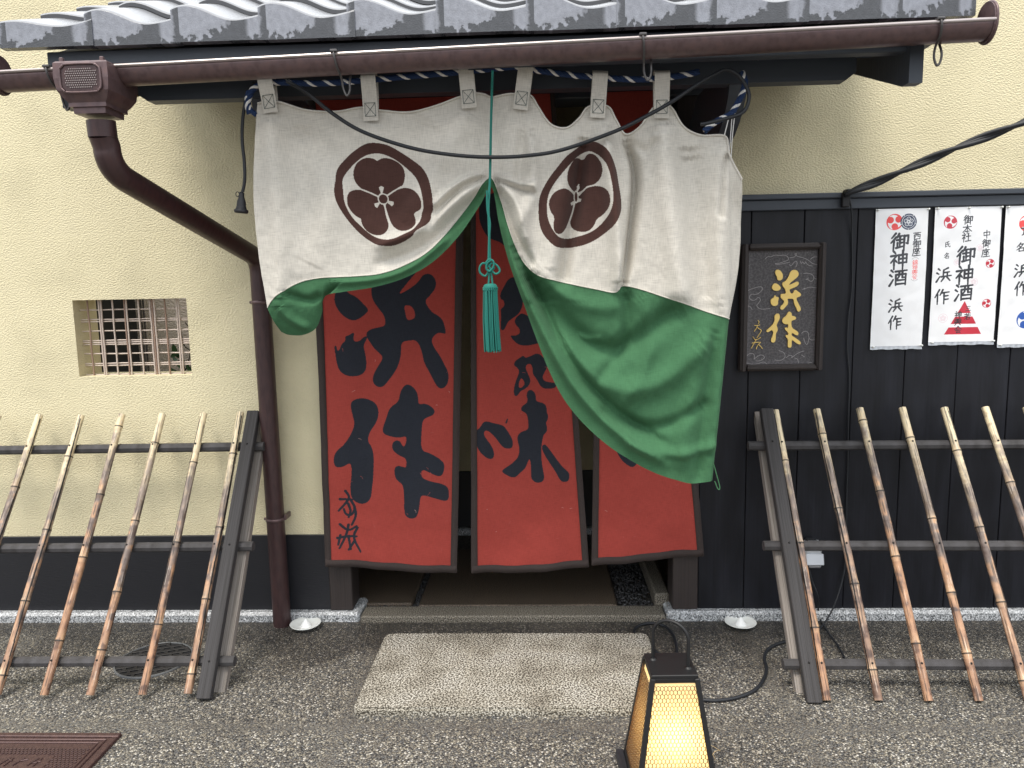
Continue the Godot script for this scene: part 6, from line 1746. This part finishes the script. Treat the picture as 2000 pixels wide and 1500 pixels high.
# ---------------------------------------------------------------- lantern and small things
func lantern() -> void:
	var t := thing("floor_lantern", "lit black iron floor lantern with wire-netted paper sides and a hoop handle", "lantern", Vector3(0.383, 0.0, 1.185))
	t.rotation.y = 0.03
	var H := 0.40
	var b := 0.118
	var u := 0.0655
	var y0 := 0.03
	for s in [[-1, -1], [1, -1], [1, 1], [-1, 1]]:
		var p := begin()
		var lo := Vector3(s[0] * b, y0, s[1] * b)
		var hi := Vector3(s[0] * u, H - 0.012, s[1] * u)
		var xf := along(lo, hi, Vector3.BACK)
		box(p, Vector3(-0.0075, 0, -0.0075), Vector3(0.0075, lo.distance_to(hi), 0.0075), 0.002, xf)
		part("corner_bar", p, M.iron, t)
	var tp := begin()
	box(tp, Vector3(-u - 0.004, H - 0.012, -u - 0.004), Vector3(u + 0.004, H, u + 0.004), 0.002)
	part("top_plate", tp, M.iron, t)
	for k in 4:
		var xf := Transform3D(Basis(Vector3.UP, k * PI / 2), Vector3.ZERO)
		var tr := begin()
		box(tr, Vector3(-u - 0.002, H - 0.026, u - 0.004), Vector3(u + 0.002, H - 0.0121, u + 0.003), 0.001, xf)
		part("top_bar", tr, M.iron, t)
		var bt := begin()
		box(bt, Vector3(-b, y0, b - 0.008), Vector3(b, y0 + 0.016, b + 0.006), 0.002, xf)
		part("bottom_bar", bt, M.iron, t)
		# paper, then the netting in front of it
		var n := 12
		var pp := begin()
		var A := Vector3(-b + 0.004, y0 + 0.01, b - 0.002)
		var B := Vector3(b - 0.004, y0 + 0.01, b - 0.002)
		var C := Vector3(u - 0.003, H - 0.014, u - 0.002)
		var D := Vector3(-u + 0.003, H - 0.014, u - 0.002)
		face(pp, [xf * A, xf * B, xf * C, xf * D], xf.basis * Vector3.BACK)
		part("lit_paper", pp, M_paper(), t)
		var wn := begin()
		var cw := 0.0112
		var chh := 0.0118
		var out := Vector3(0, (b - u) / (H - y0), 1).normalized() * 0.0045
		for j in 31:
			var y := y0 + 0.02 + j * chh
			var f := (y - y0) / (H - y0)
			var half := lerpf(b, u, f) - 0.008
			var z := lerpf(b, u, f)
			var cnt := int(half / cw) + 1
			for i in range(-cnt, cnt + 1):
				var x := (i + 0.5 * (j % 2)) * cw
				if absf(x) > half or y > H - 0.034: continue
				var z2 := lerpf(b, u, (y + chh * 0.66 - y0) / (H - y0))
				var z3 := lerpf(b, u, (y + chh - y0) / (H - y0))
				var p0 := xf * (Vector3(x, y, z) + out)
				var p1 := xf * (Vector3(x, y + chh * 0.66, z2) + out)
				var p2 := xf * (Vector3(x + cw * 0.5, y + chh, z3) + out)
				var p3 := xf * (Vector3(x - cw * 0.5, y + chh, z3) + out)
				tube(wn, [p0, p1], 0.0015, 3, false)
				if absf(x + cw * 0.5) < half + 0.003: tube(wn, [p1, p2], 0.0011, 3, false)
				if absf(x - cw * 0.5) < half + 0.003: tube(wn, [p1, p3], 0.0011, 3, false)
		tag(part("wire_netting", wn, mat(lin(0.12, 0.06, 0.025), 0.6, 0.2), t), "", "", "", "stuff")
	var h := begin()
	var hp := []
	for i in 17:
		var a := PI * i / 16.0
		hp.append(Vector3(-cos(a) * 0.048, H + 0.085 + sin(a) * 0.052, -cos(a) * 0.028))
	hp.push_front(Vector3(-0.048, H - 0.002, -0.028))
	hp.append(Vector3(0.048, H - 0.002, 0.028))
	tube(h, hp, 0.0056, 9)
	part("handle", h, M.iron, t)
	for s in [-1, 1]:
		var w := begin()
		lathe(w, [Vector2(0.011, H), Vector2(0.009, H + 0.003), Vector2(0.006, H + 0.005)], 12, Transform3D(Basis.IDENTITY, Vector3(0.048 * s, 0, 0.028 * s)))
		part("weld", w, M.iron, t)
	var ft := begin()
	for s in [-1, 1]:
		box(ft, Vector3(s * (b + 0.018) - 0.013, 0.0, -b - 0.02), Vector3(s * (b + 0.018) + 0.013, 0.032, b + 0.03), 0.004)
	for s in [-1, 1]:
		box(ft, Vector3(-b - 0.004, 0.004, s * b - 0.012), Vector3(b + 0.004, 0.0295, s * b + 0.012), 0.002)
	part("base_frame", ft, M.dark_wood, t)
	var bulb := begin()
	var bp := []
	for i in 9:
		var a := PI * i / 8.0
		bp.append(Vector2(sin(a) * 0.026, -cos(a) * 0.03 + 0.2))
	lathe(bulb, bp, 14)
	var bm := mat(lin(1.0, 0.8, 0.5), 0.5)
	bm.emission_enabled = true
	bm.emission = Color(1.0, 0.82, 0.50)
	bm.emission_energy_multiplier = 4.0
	part("light_bulb", bulb, bm, t)
	var so := begin()
	lathe(so, [Vector2(0.016, 0.03), Vector2(0.016, 0.168), Vector2(0.0, 0.169)], 12)
	part("lamp_socket", so, M.black, t)
	var l := OmniLight3D.new()
	l.name = "lantern_light"
	l.light_color = Color(1.0, 0.84, 0.50)
	l.light_energy = 0.020
	l.light_size = 0.026
	l.omni_range = 8.0
	l.omni_attenuation = 2.0
	l.shadow_enabled = true
	t.add_child(l)
	l.position = Vector3(0, 0.2, 0)

func M_paper() -> StandardMaterial3D:
	if not M.has("paper"):
		var m := mat(lin(0.86, 0.74, 0.50), 0.9, 0.0, 0.2)
		m.backlight_enabled = true
		m.backlight = Color(1, 1, 1)
		M.paper = m
	return M.paper

func small_things() -> void:
	var words := ["white salt dish on the pavement beside the foot of the downpipe", "white salt dish on the pavement under the black plank wall, right of the lantern"]
	var heaps := ["small cone of white salt on the dish by the downpipe", "small cone of white salt on the dish under the plank wall"]
	var places := [Vector3(-1.1082, 0, 0.1042), Vector3(0.8913, 0, 0.0974)]
	for k in 2:
		var d := begin()
		lathe(d, [Vector2(0.0, 0.002), Vector2(0.026, 0.0), Vector2(0.030, 0.004), Vector2(0.055, 0.012), Vector2(0.0695, 0.021), Vector2(0.0705, 0.0235), Vector2(0.069, 0.0242), Vector2(0.052, 0.0165), Vector2(0.030, 0.0095), Vector2(0.0, 0.008)], 40)
		var o := part("salt_dish", d, M.china, self, Transform3D(Basis.IDENTITY, places[k]))
		tag(o, words[k], "dish", "salt dishes")
		var c := begin()
		lathe(c, [Vector2(0.026, 0.0), Vector2(0.022, 0.006), Vector2(0.011, 0.022), Vector2(0.004, 0.033), Vector2(0.0, 0.037)], 24)
		tag(part("salt_heap", c, M.salt, self, Transform3D(Basis.IDENTITY, places[k] + Vector3(0.001, 0.0088, 0))), heaps[k], "salt", "salt heaps")
	# round drain cover with slots
	var r := 0.150
	var g := thing("drain_cover", "round dark slotted drain cover in the pavement under the left fence", "drain cover", Vector3(-1.6665, 0, 0.4091))
	var pit := begin()
	lathe(pit, [Vector2(r, 0.0025), Vector2(0.0, 0.0025)], 40)
	part("pit", pit, M.black, g)
	var rim := begin()
	lathe(rim, [Vector2(r + 0.004, 0.0), Vector2(r + 0.004, 0.007), Vector2(r, 0.0085), Vector2(r - 0.003, 0.0085), Vector2(r - 0.003, 0.0026)], 48)
	part("rim", rim, mat(lin(0.13, 0.135, 0.14), 0.5, 0.3), g)
	var iron := mat(lin(0.017, 0.016, 0.016), 0.6, 0.1)
	for i in range(-4, 5):
		var x := i * 0.0335
		var half := sqrt(maxf(0.0, pow(r - 0.003, 2.0) - pow(absf(x) + 0.004, 2.0)))
		if half < 0.01: continue
		var b := begin()
		box(b, Vector3(-half, 0.003, x - 0.0085), Vector3(half, 0.0078, x + 0.0085), 0.0015)
		part("bar", b, iron, g, Transform3D(Basis(Vector3.UP, 0.35), Vector3.ZERO))
		if i == 4: continue
		for k in range(-4, 5):
			var xx := k * 0.042 + (i % 2) * 0.021
			if Vector2(xx, x + 0.0167).length() > r - 0.012: continue
			var q := begin()
			box(q, Vector3(xx - 0.007, 0.003, x + 0.0086), Vector3(xx + 0.007, 0.0075, x + 0.0249), 0.001)
			part("cross_bar", q, iron, g, Transform3D(Basis(Vector3.UP, 0.35), Vector3.ZERO))
	# square manhole at the lower left
	var m := thing("manhole_cover", "rectangular brown cast iron manhole cover at the lower left corner of the pavement", "manhole cover", Vector3(-1.80, 0.0, 1.24))
	var hx := 0.298
	var hz := 0.298
	var base := begin()
	box(base, Vector3(-hx, -0.02, -hz), Vector3(hx, 0.006, hz), 0.002)
	part("plate", base, M.cover_iron, m)
	for q in [[hx - 0.001, hx - 0.022, 0.0115], [hx - 0.034, hx - 0.041, 0.011], [hx - 0.052, hx - 0.057, 0.010]]:
		var fr := begin()
		for k in 4:
			var xf := Transform3D(Basis(Vector3.UP, k * PI / 2), Vector3.ZERO)
			box(fr, Vector3(-q[0], 0.005, q[1]), Vector3(q[1] - 0.0005, q[2], q[0]), 0.0025, xf)
		part("raised_frame", fr, M.cover_iron, m)
	var studs := begin()
	var L := hx - 0.062
	var xf45 := Basis(Vector3.UP, PI / 4)
	for i in range(-18, 19):
		for k in range(-18, 19):
			var p := Vector3((i + 0.5 * (k % 2)) * 0.0135, 0.006, k * 0.0115)
			if absf(p.x) > L or absf(p.z) > L: continue
			if absf(p.x + 0.03) < 0.17 and absf(p.z + 0.135) < 0.04: continue
			box(studs, Vector3(-0.0042, 0.0, -0.0042), Vector3(0.0042, 0.0035, 0.0042), 0.0012, Transform3D(xf45, p))
	tag(part("tread_studs", studs, M.cover_iron, m), "", "", "", "stuff")
	var pq := begin()
	box(pq, Vector3(-0.20, 0.004, -0.175), Vector3(0.14, 0.0085, -0.095), 0.002)
	part("plaque", pq, M.cover_iron, m)
	for k in 6:
		var st := begin()
		var x := -0.17 + k * 0.05
		tube(st, [Vector3(x, 0.0095, -0.115), Vector3(x + 0.014, 0.0095, -0.155)], 0.003, 5)
		tube(st, [Vector3(x + 0.012, 0.0095, -0.15 + 0.012 * (k % 3)), Vector3(x + 0.032, 0.0095, -0.148 + 0.01 * (k % 2))], 0.003, 5)
		if k % 2: tube(st, [Vector3(x + 0.026, 0.0095, -0.155), Vector3(x + 0.022, 0.0095, -0.112)], 0.003, 5)
		part("raised_letter", st, M.cover_iron, m)
	# gutter strip of pebbles beside the lantern
	var gv := MultiMesh.new()
	gv.transform_format = MultiMesh.TRANSFORM_3D
	var sp := SphereMesh.new()
	sp.radius = 0.5
	sp.height = 1.0
	sp.radial_segments = 8
	sp.rings = 4
	gv.mesh = sp
	gv.instance_count = 120
	for i in 120:
		var q := rng.randf_range(0.008, 0.02)
		gv.set_instance_transform(i, Transform3D(Basis.from_euler(Vector3(rng.randf() * 3, rng.randf() * 6, 0)) * Basis.from_scale(Vector3(q * 1.3, q * 0.6, q)), Vector3(0.535 + rng.randf_range(-0.018, 0.018), q * 0.22, rng.randf_range(0.93, 1.5))))
	var mi := MultiMeshInstance3D.new()
	mi.name = "gravel"
	mi.name = numbered("gravel_strip")
	mi.multimesh = gv
	mi.material_override = mat(lin(0.09, 0.088, 0.085), 0.5)
	add_child(mi)
	tag(mi, "narrow strip of dark pebbles on the pavement right of the lantern", "gravel", "", "stuff")
	for q in [[Vector3(0.545, 0.012, 1.02), 0.4], [Vector3(0.54, 0.013, 1.05), 1.3], [Vector3(0.55, 0.012, 1.06), 2.2]]:
		var st := begin()
		var d := Vector3(cos(q[1]), 0, sin(q[1])) * 0.035
		tube(st, curve([q[0] - d, q[0] + Vector3(0, 0.012, 0), q[0] + d], 5), [0.0011, 0.0011, 0.0011, 0.0011, 0.0011, 0.0012, 0.001, 0.001, 0.0008, 0.0008, 0.0006], 4)
		tag(part("straw", st, mat(lin(0.5, 0.36, 0.18), 0.8), self), ["dry straw stalk lying along the pebble strip", "dry straw stalk crossing the pebble strip", "dry straw stalk bent over the pebble strip"][int(q[1])], "straw", "straw by the lantern")
